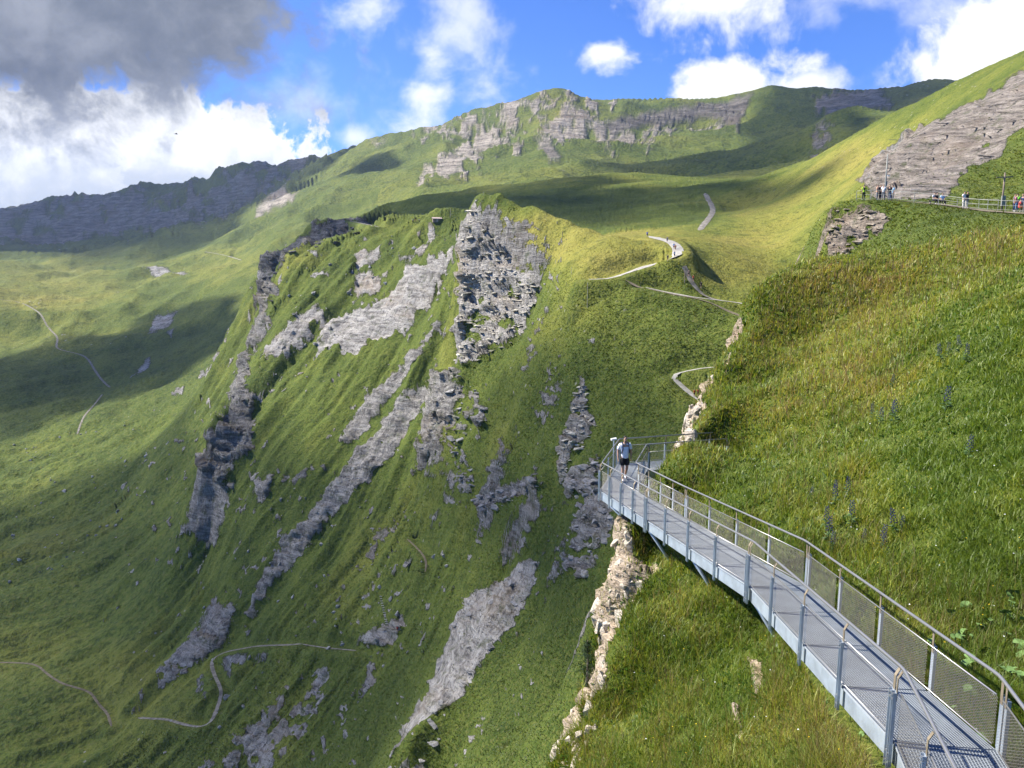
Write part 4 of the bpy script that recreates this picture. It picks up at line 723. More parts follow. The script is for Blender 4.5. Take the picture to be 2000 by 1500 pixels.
# ------------------------------------------------------------------ people
def skin_mesh(name, V, E_, Rd, root=0, sub=2):
    me = bpy.data.meshes.new(name); me.from_pydata([tuple(v) for v in V], E_, []); me.update(); o = bpy.data.objects.new(name, me); COL.objects.link(o)
    o.modifiers.new('skin', 'SKIN'); sk = me.skin_vertices[0].data
    for i, r in enumerate(Rd): sk[i].radius = r if hasattr(r, '__len__') else (r, r); sk[i].use_root = (i == root)
    ss = o.modifiers.new('sub', 'SUBSURF'); ss.levels = sub; ss.render_levels = sub
    bpy.context.view_layer.update(); ev = o.evaluated_get(bpy.context.evaluated_depsgraph_get()); m2 = bpy.data.meshes.new_from_object(ev); m2.name = name
    m2.polygons.foreach_set('use_smooth', [True] * len(m2.polygons)); bpy.data.objects.remove(o); bpy.data.meshes.remove(me); return m2
def figure(pose):
    """pose: dict of joints (metres, z up, facing -y) -> part meshes"""
    J = pose; out = {}
    V, E_, Rd, I = [], [], [], {}
    def add(n, p, r, par=None):
        I[n] = len(V); V.append(p); Rd.append(r)
        if par is not None: E_.append((I[par], I[n]))
    pel, che, nec, hed = map(np.array, (J['pelvis'], J['chest'], J['neck'], J['head']))
    add('pel', pel, (.145, .105)); add('bel', (pel + che) / 2, (.135, .10), 'pel'); add('che', che, (.165, .115), 'bel'); add('nec', nec, (.055, .055), 'che'); add('h0', hed + (0, -.012, -.075), (.062, .068), 'nec'); add('h1', hed, (.076, .092), 'h0'); add('h2', hed + (0, .008, .075), (.066, .08), 'h1'); add('h3', hed + (0, .01, .112), (.03, .035), 'h2'); add('nose', hed + (0, -.102, -.018), (.012, .012), 'h1')
    for s in ('L', 'R'):
        sh, el, wr = (np.array(J[k + s]) for k in ('sh', 'el', 'wr')); hp, kn, an, to = (np.array(J[k + s]) for k in ('hip', 'kn', 'an', 'toe')); dr = (wr - el) / np.linalg.norm(wr - el)
        add('sh' + s, sh, .062, 'che'); add('ua' + s, (sh + el) / 2, .052, 'sh' + s); add('el' + s, el, .042, 'ua' + s); add('fa' + s, el * .6 + wr * .4, .042, 'el' + s); add('wr' + s, wr, .028, 'fa' + s); add('pa' + s, wr + dr * .07, (.036, .02), 'wr' + s)
        sd = np.cross(dr, (0, 1, 0)); sd /= np.linalg.norm(sd); b = wr + dr * .085
        for q, (off, ln) in enumerate(((-.027, .075), (-.009, .085), (.009, .08), (.027, .062))):
            add(f'f{q}{s}', b + np.array((0, 1, 0)) * off + dr * .01, .010, 'pa' + s); add(f'g{q}{s}', b + np.array((0, 1, 0)) * off * 1.1 + dr * ln * .55 + sd * .006, .0085, f'f{q}{s}'); add(f't{q}{s}', b + np.array((0, 1, 0)) * off + dr * ln * .95 + sd * .022, .007, f'g{q}{s}')
        add('th' + s, wr + dr * .05 + np.array((0, -.045, 0)), .011, 'pa' + s); add('tt' + s, wr + dr * .09 + np.array((0, -.065, 0)), .008, 'th' + s)
        add('hp' + s, hp, .092, 'pel'); add('tg' + s, hp * .5 + kn * .5, .078, 'hp' + s); add('kn' + s, kn, .056, 'tg' + s); add('cf' + s, kn * .68 + an * .32, .058, 'kn' + s); add('an' + s, an, .036, 'cf' + s); add('to' + s, to, (.042, .03), 'an' + s)
    out['body'] = skin_mesh('body', V, E_, Rd)
    V, E_, Rd, I = [], [], [], {}                                            # shirt
    add('a', pel + (0, 0, -.10), (.165, .128)); add('z', pel + (0, 0, -.02), (.172, .134), 'a'); add('b', (pel + che) / 2, (.168, .132), 'z'); add('c', che, (.185, .138), 'b'); add('d', che * .35 + nec * .65, (.085, .08), 'c')
    for s in ('L', 'R'): sh, el = np.array(J['sh' + s]), np.array(J['el' + s]); add('s' + s, sh, .080, 'c'); add('e' + s, sh * .45 + el * .55, .076, 's' + s); add('f' + s, sh * .3 + el * .7, .080, 'e' + s)
    out['shirt'] = skin_mesh('shirt', V, E_, Rd)
    V, E_, Rd, I = [], [], [], {}                                            # shorts or trousers
    ext = J.get('leg', .78); add('a', pel + (0, 0, .06), (.165, .125)); add('b', pel + (0, 0, -.03), (.168, .13), 'a')
    for s in ('L', 'R'):
        hp, kn, an = (np.array(J[k + s]) for k in ('hip', 'kn', 'an')); add('h' + s, hp, .112, 'b')
        if ext <= 1: add('k' + s, hp + (kn - hp) * ext * .6, .112, 'h' + s); add('e' + s, hp + (kn - hp) * ext, .115, 'k' + s)
        else: add('k' + s, kn, .078, 'h' + s); add('e' + s, an + (kn - an) * .08, .062, 'k' + s)
    out['trousers'] = skin_mesh('trousers', V, E_, Rd)
    V, E_, Rd, I = [], [], [], {}; add('a', hed + (0, .035, .01), (.080, .082)); add('b', hed + (0, .015, .085), (.082, .095), 'a'); add('c', hed + (0, -.02, .122), (.06, .065), 'b'); out['hair'] = skin_mesh('hair', V, E_, Rd, sub=1)
    V, E_, Rd, I = [], [], [], {}; add('a', (pel * .6 + che * .4) + (0, .20, .02), (.14, .085)); add('b', che + (0, .215, .0), (.145, .095), 'a'); add('c', che + (0, .18, .10), (.11, .07), 'b'); out['backpack'] = skin_mesh('backpack', V, E_, Rd, sub=1)
    mb = MB()
    for s in (-1, 1):
        c = np.array(J['shL' if s < 0 else 'shR']); x = c[0] * .62; mb.tube([che + (x, .15, .10), (x, c[1] + .03, c[2] + .098), (x, c[1] - .09, c[2] + .06), (x * 1.02, che[1] - .152, che[2] - .03), (x * 1.25, che[1] - .115, che[2] - .2), (x * 1.35, che[1] + .08, che[2] - .26)], .022, 6)
    me = bpy.data.meshes.new('strap'); me.from_pydata([tuple(v) for v in mb.v], [], mb.f); out['strap'] = me
    for s in ('L', 'R'):
        an, to = np.array(J['an' + s]), np.array(J['toe' + s]); V, E_, Rd, I = [], [], [], {}; add('a', an + (0, .03, -.02), (.05, .045)); add('b', an * .5 + to * .5 + (0, 0, .0), (.05, .042), 'a'); add('c', to, (.048, .034), 'b'); out['shoe' + s] = skin_mesh('shoe', V, E_, Rd, sub=1)
    return out
WALK = dict(pelvis=(0, 0, .95), chest=(0, -.01, 1.32), neck=(0, -.01, 1.49), head=(0, -.04, 1.62), shL=(-.19, 0, 1.41), elL=(-.255, .06, 1.14), wrL=(-.27, -.03, .90), shR=(.19, 0, 1.41), elR=(.26, .03, 1.14), wrR=(.265, .05, .89), hipL=(-.09, 0, .90), knL=(-.10, -.10, .50), anL=(-.10, -.12, .10), toeL=(-.115, -.30, .045), hipR=(.09, 0, .90), knR=(.10, .01, .49), anR=(.10, .22, .13), toeR=(.115, .07, .05))
STAND = dict(WALK, knL=(-.10, -.02, .49), anL=(-.11, .01, .09), toeL=(-.14, -.16, .04), knR=(.10, -.02, .49), anR=(.11, .01, .09), toeR=(.15, -.16, .04), elL=(-.26, .02, 1.14), wrL=(-.2, -.16, .98), elR=(.26, .03, 1.14), wrR=(.25, -.04, .89), leg=1.2)
SIT = dict(pelvis=(0, .05, .50), chest=(0, .02, .87), neck=(0, 0, 1.04), head=(0, -.03, 1.17), shL=(-.19, .02, .96), elL=(-.24, -.02, .70), wrL=(-.16, -.24, .62), shR=(.19, .02, .96), elR=(.24, -.02, .70), wrR=(.14, -.24, .60), hipL=(-.09, .02, .47), knL=(-.11, -.40, .48), anL=(-.11, -.38, .09), toeL=(-.12, -.55, .04), hipR=(.09, .02, .47), knR=(.12, -.40, .48), anR=(.12, -.42, .09), toeR=(.13, -.58, .04), leg=1.2)
FIG = {'walk': figure(WALK), 'stand': figure(STAND), 'sit': figure(SIT)}
M_SKIN = mat('skin', (.42, .25, .17), .55, var=.06, scale=9); M_HAIR = mat('dark_hair', (.02, .016, .013), .5, var=.2, scale=20); CLOTH = {}
def cloth(c):
    if c not in CLOTH: CLOTH[c] = mat('cloth', c, .85, var=.10, scale=12)
    return CLOTH[c]
def person(loc, yaw, pose, label, shirt, trousers, pack=None, shoes=(.5, .5, .5), scale=1.0, hair=None, group=None, seat=0.0):
    r = empty('person', tuple(loc)); r.rotation_euler = (0, 0, yaw); r.scale = (scale,) * 3; r.location.z += seat; tag(r, label, 'person', group)
    f = FIG[pose]; todo = [('body', 'body', M_SKIN), ('shirt', 'shirt', cloth(shirt)), ('trousers', 'trousers', cloth(trousers)), ('hair', 'hair', hair or M_HAIR), ('shoe', 'shoeL', cloth(shoes)), ('shoe', 'shoeR', cloth(shoes))]
    if pack: todo += [('backpack', 'backpack', cloth(pack)), ('strap', 'strap', cloth(pack))]
    for nm, key, m in todo:
        me = f[key]; o = bpy.data.objects.new(nm, me); COL.objects.link(o); o.parent = r
        if not me.materials: me.materials.append(m)
        o.material_slots[0].link = 'OBJECT'; o.material_slots[0].material = m
    return r
d_ = ray(1219, 938); zt = WL[5][2] + ZD + .004; man = d_ * (zt / d_[2])
person(man, R(8), 'walk', 'hiker in white t-shirt and black shorts walking along the steel walkway', (.80, .80, .82), (.012, .012, .014), (.018, .022, .05), (.75, .75, .75))
# ------------------------------------------------------------------ hikers further off
def ground(px, py, r0, r1):
    h = thit(px, py, r0, r1); return np.array(h[0]) if h else at(px, py, (r0 + r1) / 2)
BL, RD, WH, BK, GY, YG, NV, OR = (.03, .10, .45), (.55, .05, .03), (.75, .75, .75), (.02, .02, .025), (.18, .18, .19), (.42, .60, .04), (.03, .04, .10), (.6, .2, .08)
for px, py, yaw, lab, sh, tr, pk in (
    (1264, 463, 2.6, 'hiker in blue jacket where the gravel path meets the crest', BL, NV, BL), (1303, 474, 2.9, 'hiker in grey on the far bend of the gravel path', GY, NV, None), (1316, 487, 3.0, 'hiker with blue pack in the middle of the gravel bend', (.35, .45, .6), NV, BL), (1319, 490, 3.2, 'hiker in orange top beside the blue pack on the gravel bend', OR, GY, None),
    (1317, 503, .3, 'hiker in pale blue nearest on the gravel bend', (.3, .4, .6), NV, None), (1304, 510, .2, 'hiker in dark clothes at the inner edge of the gravel path', NV, BK, None), (1354, 550, .6, 'hiker in red top on the stony trail below the bend', RD, BK, None), (1369, 563, .4, 'hiker in black at the foot of the stony trail', BK, BK, BK),
    (1470, 598, 1.2, 'hiker with big blue pack on the lower gravel path', BL, NV, BL), (1356, 775, .5, 'hiker in red on the left by the V-shaped path', RD, BK, None), (1363, 774, .3, 'hiker in bright red with pack on the right by the V-shaped path', (.65, .06, .04), BK, BK), (776, 1234, .4, 'hiker in red on the stone steps low on the slope', RD, BK, RD),
    (1345, 540, 2.9, 'hiker in brown going up the stony trail', (.2, .14, .1), BK, None)):
    person(ground(px, py, 170 if py < 1000 else 220, 330), yaw, 'walk', lab, sh, tr, pk, group='hikers on the trails')
T0 = lambda px, r: np.array([*(at(px, 392, r)[:2]), 0])
def on_terrace(px, r):
    q = at(px, 396, r); h = tdrop(q[0], q[1], q[2], 10); return np.array(h[0]) + [0, 0, .05] if h else q
for px, r, yaw, pose, lab, sh, tr, pk in (
    (1686, 103.2, 2.8, 'stand', 'visitor in yellow-green vest at the left end of the terrace', YG, BK, BK), (1712, 103.4, .9, 'stand', 'visitor in pale orange standing by the terrace pole', (.62, .35, .22), GY, None), (1718, 103.6, .4, 'stand', 'visitor in black beside the pale orange one', BK, BK, None), (1724, 103.0, 5.6, 'stand', 'visitor in white close to the terrace pole', WH, GY, None), (1736, 103.2, 5.4, 'stand', 'visitor in black jacket and jeans right of the terrace pole', BK, (.10, .17, .3), BK), (1742, 103.8, 5.0, 'stand', 'visitor in light blue right of the terrace pole', (.3, .5, .68), GY, None),
    (1824, 101.3, .2, 'sit', 'visitor in pale top sitting at the left end of the terrace bench', (.6, .6, .62), BK, None), (1829, 101.2, .2, 'sit', 'visitor in black sitting in the middle of the terrace bench', BK, BK, None), (1840, 101.0, -.2, 'sit', 'visitor in light blue sitting at the right end of the terrace bench', (.42, .55, .68), BK, None), (1882, 98.4, .5, 'stand', 'visitor all in white standing at the terrace rail', (.78, .76, .72), (.66, .64, .58), None), (1888, 98.8, .5, 'stand', 'visitor in black just behind the one in white', BK, (.5, .48, .42), None),
    (1981, 94.2, .9, 'stand', 'visitor in grey top in the group at the right edge', GY, NV, None), (1987, 94.0, 3.2, 'stand', 'visitor with bright green pack and jeans at the right edge', (.55, .2, .25), (.12, .2, .34), (.2, .6, .05)), (1993, 92.6, 1.2, 'sit', 'visitor in red sitting at the right edge', (.5, .08, .06), OR, None), (1998, 93.4, 5.0, 'stand', 'visitor in dark blue cut off by the right edge', NV, BK, None)):
    p = on_terrace(px, r); person(p, yaw, pose, lab, sh, tr, pk, group='visitors on the terrace')
# terrace fence: posts, rails
M_FENCE = mat('fence_steel', (.25, .25, .22), .6, .2, var=.1); M_WOOD = mat('grey_timber', (.20, .16, .12), .85, var=.25, scale=5); M_WOODP = mat('pale_timber', (.42, .36, .28), .85, var=.2, scale=5)
fp = [on_terrace(px, r) for px, r in ((1672, 103.6), (1700, 102.8), (1735, 102.3), (1785, 100.6), (1833, 99.4), (1882, 97.6), (1930, 95.8), (1965, 93.6), (2000, 91.4), (2040, 88.5))]
fen = empty('terrace_fence', tuple(fp[0])); tag(fen, 'thin steel railing along the edge of the terrace', 'fence')
for p in fp: mb = MB(); mb.tube([p - [0, 0, .3], p + [0, 0, 1.1]], .035, 6); child(mb, 'post', M_FENCE, fen)
for zz in (1.08, .62, .2): mb = MB(); mb.tube([p + [0, 0, zz] for p in fp], .026 if zz > 1 else .016, 6); child(mb, 'rail', M_FENCE, fen)
fb = [on_terrace(px, r) for px, r in ((1840, 108), (1870, 107.5), (1912, 106.5), (1950, 105))]
f2 = empty('terrace_fence', tuple(fb[0])); tag(f2, 'second low railing at the back of the terrace path', 'fence')
for p in fb: mb = MB(); mb.tube([p - [0, 0, .3], p + [0, 0, 1.3]], .035, 6); child(mb, 'post', M_FENCE, f2)
for zz in (1.28, .75): mb = MB(); mb.tube([p + [0, 0, zz] for p in fb], .022, 6); child(mb, 'rail', M_FENCE, f2)
b0 = on_terrace(1832, 101.25); bn = empty('bench', tuple(b0)); bn.rotation_euler = (0, 0, -.1); tag(bn, 'dark timber bench on the terrace with three visitors on it', 'bench')
for k in range(3): mb = MB(); mb.prism((-1.0, .0 + k * .13, .43), (1.0, .0 + k * .13, .43), .11, .05); mb.build('seat_board', M_WOOD, bn)
for x in (-.8, .8): mb = MB(); mb.prism((x, .13, -.1), (x, .13, .405), .34, .08, side=(0, 1, 0)); mb.build('leg', M_WOOD, bn)
# poles
def pole(px, py, r, h, name, label, cat, arms, m, rad=.07):
    q = at(px, py, r); g = tdrop(q[0], q[1], q[2], 14); p = np.array(g[0]) if g else q; o = empty(name, tuple(p)); tag(o, label, cat)
    mb = MB(); mb.tube([(0, 0, -.4), (0, 0, h)], [rad, rad * .7], 8); mb.build('shaft', m, o, True)
    for a, b, w, hh, nm, mm in arms: mb = MB(); mb.prism(a, b, w, hh); mb.build(nm, mm, o)
    return o
pole(1727, 394, 105.2, 5.4, 'lamp_mast', 'tall steel mast with boxes and aerial on the terrace', 'mast', [((-.09, -.1, 2.0), (.12, -.1, 2.0), .18, .5, 'equipment_box', M_FENCE), ((.0, 0, 5.3), (0, 0, 7.2), .04, .04, 'aerial', M_FENCE), ((.9, 0, 7.0), (.9, 0, 9.2), .05, .05, 'rod', M_WHITE), ((0, 0, 7.0), (.95, 0, 7.0), .05, .05, 'cross_arm', M_FENCE), ((.1, -.08, 2.9), (.35, -.08, 2.9), .2, .12, 'lamp_head', M_WHITE)], M_FENCE, .10)
pole(1957, 401, 103.0, 4.2, 'utility_pole', 'dark pole with crossarm and hanging fittings behind the terrace', 'pole', [((-.9, 0, 3.7), (.9, 0, 3.75), .09, .12, 'cross_arm', M_WOOD), ((-.8, 0, 3.75), (-.8, 0, 4.0), .1, .1, 'insulator', M_FENCE), ((.8, 0, 3.75), (.8, 0, 4.0), .1, .1, 'insulator', M_FENCE), ((-.2, -.15, 1.2), (.2, -.15, 1.2), .2, 1.1, 'switch_box', M_FENCE)], M_WOOD, .12)
def ground_pole(px, py, r0, r1, h, name, label, cat, rad, m, arms=(), group=None):
    p = ground(px, py, r0, r1); o = empty(name, tuple(p)); tag(o, label, cat, group); mb = MB(); mb.tube([(0, 0, -.5), (0, 0, h)], [rad, rad * .75], 6); mb.build('shaft', m, o)
    for a, b, w, hh, nm, mm in arms: mb = MB(); mb.prism(a, b, w, hh); mb.build(nm, mm, o)
ground_pole(1147, 600, 180, 240, 6.4, 'marker_pole', 'thin tall pole in the turf below the gravel path', 'pole', .07, M_WOODP); ground_pole(1337, 552, 180, 260, 4.2, 'signpost', 'wooden signpost beside the stony trail', 'signpost', .1, M_WOOD, [((-.6, 0, 3.6), (.1, 0, 3.6), .06, .22, 'sign_board', M_WOODP)])
ground_pole(880, 424, 280, 480, 4.2, 'marker_pole', 'white topped pole on the skyline beside the hut', 'pole', .12, M_WOODP, [((0, 0, 3.9), (0, 0, 4.7), .35, .3, 'sign_board', M_WHITE)]); ground_pole(1116, 536, 190, 260, 2.2, 'marker_pole', 'short pole at the left end of the gravel path', 'pole', .06, M_WOODP)
for px, py in ((944, 381), (957, 388), (970, 410), (972, 425), (985, 440), (1005, 455), (1030, 473), (1048, 482), (1070, 500), (1085, 515), (1200, 665), (1215, 675), (1240, 690)):
    ground_pole(px, py, 180, 320, 1.2, 'fence_post', 'thin pasture fence post along the crest above the rocky prow' if py < 600 else 'thin pasture fence post on the turf below the paths', 'fence post', .06, M_WOODP, group='pasture fence posts on the crest' if py < 600 else 'pasture fence posts on the lower turf')
# hut on the skyline
hp = ground(853, 428, 330, 470); hut = empty('hut', tuple(hp - [0, 0, 1.25])); hut.scale = (.8, .8, .8); hut.rotation_euler = (0, 0, .3); tag(hut, 'small low hut with pale roof on the grassy skyline', 'hut')
mb = MB(); mb.prism((-2.6, 0, .7), (2.6, 0, .7), 3.0, 2.4, side=(0, 1, 0)); mb.build('wall', M_WOOD, hut)
for s in (-1, 1): mb = MB(); mb.prism((-3.0, s * .95, 2.25), (3.0, s * .95, 2.25), 2.2, .1, side=(0, math.cos(.4), -s * math.sin(.4))); mb.build('roof', mat('tin_roof', (.55, .42, .36), .6, var=.1), hut)
mb = MB(); mb.prism((-.5, -1.53, .7), (.5, -1.53, .7), .05, 1.8, side=(0, 1, 0)); mb.build('door', M_WOODP, hut)
for i, (px, lab) in enumerate(((806, 'left'), (812, 'middle'), (819, 'right'))):
    person(ground(px, 434, 380, 470), .5 + i, 'stand', f'tiny hiker at the {lab} of three resting on the skyline left of the hut', (WH, RD, GY)[i], BK, group='hikers by the hut')
# stone steps of the trail low on the slope
st = [ground(x, y, 220, 330) for x, y in zip(np.linspace(745, 760, 16), np.linspace(1165, 1232, 16))]; stp = empty('stone_steps', tuple(st[0])); tag(stp, 'flight of narrow stone steps climbing the steep turf', 'steps')
for p in st: mb = MB(); mb.prism(p + [-.7, 0, .03], p + [.7, 0, .03], .35, .12); child(mb, 'step', M_STONE, stp)
# chough gliding in front of the cloud
bd = at(344, 262, 120); bird = empty('bird', tuple(bd)); tag(bird, 'small dark bird gliding in front of the white cloud', 'bird'); M_BIRD = mat('black_plumage', (.012, .012, .014), .6)
mb = MB(); mb.tube([(-.22, 0, .0), (-.1, 0, .02), (.06, 0, .03), (.17, 0, .04), (.22, 0, .03)], [.015, .045, .055, .035, .012], 8); mb.build('body', M_BIRD, bird, True)
for s in (-1, 1): mesh_obj('wing', [(.10, 0, .05), (-.06, 0, .05), (-.05, s * .2, .12), (.10, s * .22, .13), (-.03, s * .40, .09), (.04, s * .42, .10), (.02, s * .12, .075)], [(0, 6, 1), (1, 6, 2), (0, 3, 6), (6, 3, 2), (2, 3, 5, 4)], M_BIRD, bird)
mesh_obj('tail', [(-.2, -.02, .01), (-.2, .02, .01), (-.34, .07, .015), (-.34, -.07, .015)], [(0, 1, 2, 3)], M_BIRD, bird)
bird.rotation_euler = (.3, .1, .5)
# small dwarf pine beside the pale cliff
def dwarf_pine(loc, h, seed):
    rg = random.Random(seed); r = empty('pine_tree', tuple(loc)); tag(r, 'small dark dwarf pine clinging beside the pale cliff edge', 'tree'); mb = MB(); mb.tube([(0, 0, -.3), (.03, .02, h * .5), (0, 0, h)], [.07, .045, .01], 7); mb.build('trunk', M_WOOD, r, True); V, F = [], []
    for i in range(120):
        z = h * (.08 + .9 * rg.random()); L = (1 - z / h) * h * .42 + .12; a = rg.uniform(0, 6.28); d = np.array([math.cos(a), math.sin(a), rg.uniform(.1, .5)]); p0 = np.array([0, 0, z])
        for k in range(int(10 + L * 34)):
            q = p0 + d * L * (k / (10 + L * 34)) + np.array([rg.gauss(0, .02) for _ in range(3)]); e = np.array([rg.gauss(0, 1), rg.gauss(0, 1), rg.gauss(.5, .7)]); e /= np.linalg.norm(e); s_ = np.cross(e, d); s_ /= np.linalg.norm(s_) + 1e-9; j = len(V); V += [q - s_ * .007, q + s_ * .007, q + e * rg.uniform(.06, .12)]; F.append((j, j + 1, j + 2))
    mesh_obj('crown', V, F, mat('pine_needles', (.028, .050, .016), .7, var=.35, scale=4), r)
h_ = thit(1152, 1330, 18, 60); q_ = at(1146, 1352, 26.0); dwarf_pine(q_, 1.7, 4)
dwarf = bpy.data.objects['pine_tree']
mb = MB(); mb.tube([q_ + [.02, 0, -.2], q_ + [.45, .1, -.55]], [.07, .05], 7); child(mb, 'root', M_WOOD, dwarf)

# ------------------------------------------------------------------ meadow on the near slope
def leaf_mat(name, transl=.45):
    m = bpy.data.materials.new(name); m.use_nodes = True; t = NT(m.node_tree); t.n.clear(); out = t.node('ShaderNodeOutputMaterial'); c = attr(t, 'tint').outputs['Color']
    d = t.node('ShaderNodeBsdfDiffuse'); tr = t.node('ShaderNodeBsdfTranslucent'); t.l.new(c, d.inputs[0]); t.l.new(t.mix(1.0, c, (1.15, 1.1, .6, 1), 'MULTIPLY'), tr.inputs[0]); gl = t.node('ShaderNodeBsdfGlossy'); gl.inputs['Roughness'].default_value = .45; gl.inputs[0].default_value = (1, 1, 1, 1)
    mx = t.node('ShaderNodeMixShader'); mx.inputs[0].default_value = transl; t.l.new(d.outputs[0], mx.inputs[1]); t.l.new(tr.outputs[0], mx.inputs[2]); m2 = t.node('ShaderNodeMixShader'); m2.inputs[0].default_value = .02; t.l.new(mx.outputs[0], m2.inputs[1]); t.l.new(gl.outputs[0], m2.inputs[2]); t.l.new(m2.outputs[0], out.inputs[0]); return m
M_BLADE = leaf_mat('grass_blade')
px_, py_ = proj(P); e1x, e1y = px_[1:, :-1] - px_[:-1, :-1], py_[1:, :-1] - py_[:-1, :-1]; e2x, e2y = px_[:-1, 1:] - px_[:-1, :-1], py_[:-1, 1:] - py_[:-1, :-1]
area = -(e1x * e2y - e1y * e2x)                       # faces turned to the viewer
if np.median(area[(HH[:-1, :-1] < 40)]) < 0: area = -area
ok = (RG[:-1, :-1] == REG.index('near_hillside')) & (HH[:-1, :-1] > 6) & (HH[:-1, :-1] < 75) & (px_[:-1, :-1] > 960) & (px_[:-1, :-1] < 2120) & (py_[:-1, :-1] < 1620) & (py_[:-1, :-1] > 380)
fallp = np.where(ok, np.clip(area, 0.4, 3000), 0) * (1 - .93 * sstep(ROCK[:-1, :-1], .35, .7)) * (WDIST[:-1, :-1] > WID / 2 + .12)
cell = fallp.ravel() / fallp.sum()
def pick(n, seed, w=cell):
    rg = np.random.default_rng(seed); k = rg.choice(len(w), n, p=w); i, j = np.divmod(k, NR - 1); a, b = rg.random(n)[:, None], rg.random(n)[:, None]
    p = (P[i, j] * (1 - a) + P[i + 1, j] * a) * (1 - b) + (P[i, j + 1] * (1 - a) + P[i + 1, j + 1] * a) * b
    return p, DRY[i, j], HH[i, j], rg
def blades(name, label, n, seed, hmin, hmax, wmul, seg, palette, droop=.5, w=cell, wmin=.006):
    p, dry, hh, rg = pick(n, seed, w); cl = fbm(p, 2.2, 3, .6, 4.) ; cl2 = fbm(p, .7, 2, .6, 14.)
    d = np.clip(dry * .9 + cl * .55 + rg.normal(0, .16, n) + .14, 0, 1)
    h = (hmin + (hmax - hmin) * rg.random(n) ** 1.6) * np.clip(1 + cl2 * .8, .45, 1.7) * np.where(hh > 40, 1.15, 1)
    az = rg.uniform(0, 6.283, n); ln = h * np.clip(rg.normal(droop, .22, n), .05, 1.2); dx = np.cos(az) * ln - .10 * h; dy = np.sin(az) * ln - .05 * h
    wd = np.maximum(wmin, hh * .00062) * wmul * rg.uniform(.7, 1.3, n); az2 = az + 1.57 + rg.normal(0, .5, n); sx, sy = np.cos(az2) * wd, np.sin(az2) * wd
    V = np.zeros((n, 2 * seg + 1, 3)); base = p - np.array([0, 0, .04])
    for k in range(seg):
        f = k / seg; c = base + np.stack([dx * f * f, dy * f * f, h * (f - .18 * f * f * droop * 2)], 1); tw = (1 - f * .55)
        V[:, 2 * k] = c + np.stack([-sx * tw, -sy * tw, 0 * sx], 1); V[:, 2 * k + 1] = c + np.stack([sx * tw, sy * tw, 0 * sx], 1)
    V[:, -1] = base + np.stack([dx, dy, h * (1 - .36 * droop)], 1); nv = 2 * seg + 1
    F = []
    for k in range(seg - 1): F += [(2 * k, 2 * k + 1, 2 * k + 3), (2 * k, 2 * k + 3, 2 * k + 2)]
    F.append((2 * seg - 2, 2 * seg - 1, 2 * seg)); F = (np.arange(n)[:, None, None] * nv + np.array(F)[None]).reshape(-1, 3)
    xs = np.linspace(0, 1, len(palette)); C = np.stack([np.interp(d, xs, [c[k] for c in palette]) for k in range(3)], 1) * rg.uniform(.78, 1.22, n)[:, None]
    me = bpy.data.meshes.new(name); me.vertices.add(n * nv); me.vertices.foreach_set('co', V.astype(np.float32).ravel()); me.loops.add(F.size); me.loops.foreach_set('vertex_index', F.ravel().astype(np.int32)); me.polygons.add(len(F)); me.polygons.foreach_set('loop_start', np.arange(0, F.size, 3, dtype=np.int32)); me.update(calc_edges=True)
    a = me.attributes.new('tint', 'FLOAT_COLOR', 'POINT'); a.data.foreach_set('color', np.repeat(np.concatenate([C, np.ones((n, 1))], 1), nv, 0).astype(np.float32).ravel()); me.materials.append(M_BLADE)
    o = bpy.data.objects.new(name, me); COL.objects.link(o); return tag(o, label, 'grass', kind='stuff')
GREEN = [(.15, .215, .026), (.25, .295, .036), (.36, .36, .052), (.42, .38, .075), (.48, .39, .14)]
blades('grass', 'tall green and straw coloured meadow grass on the near slope', 235000, 1, .14, .44, .72, 2, GREEN, .55)
blades('herbs', 'low leafy herbs among the grass of the near slope', 60000, 2, .06, .20, 4.2, 2, [(.06, .135, .016), (.085, .165, .022), (.13, .20, .03), (.17, .20, .04)], .95, wmin=.008)
seedw = (fallp * np.clip(DRY[:-1, :-1] + .12, 0, 1)).ravel(); seedw /= seedw.sum()
blades('seed_heads', 'thin straw and reddish seed stalks standing above the grass', 20000, 3, .35, .66, .55, 2, [(.20, .17, .06), (.30, .22, .09), (.30, .17, .09)], .25, seedw)
mok = np.isin(RG[:-1, :-1], [REG.index(k) for k in ('promontory', 'grassy_saddle', 'right_hillside', 'terrace_knoll')]) & (HH[:-1, :-1] > 66) & (HH[:-1, :-1] < 350) & (px_[:-1, :-1] > -60) & (px_[:-1, :-1] < 2060) & (py_[:-1, :-1] < 1560)
mok &= HH[:-1, :-1] < 275
mw = (1 - PATHM[:-1, :-1]) * (1 - .85 * sstep(DRY[:-1, :-1], .35, .65)) * np.where(mok, np.clip(area, 0.2, 20), 0) * (1 - .97 * sstep(ROCK[:-1, :-1], .3, .5)); mw = mw.ravel() / mw.sum()
blades('turf', 'shaggy tufts of alpine turf on the slopes across the gully', 150000, 5, .14, .36, 1.5, 1, [(.075, .105, .016), (.11, .135, .022), (.18, .18, .034), (.26, .22, .05)], .9, mw)
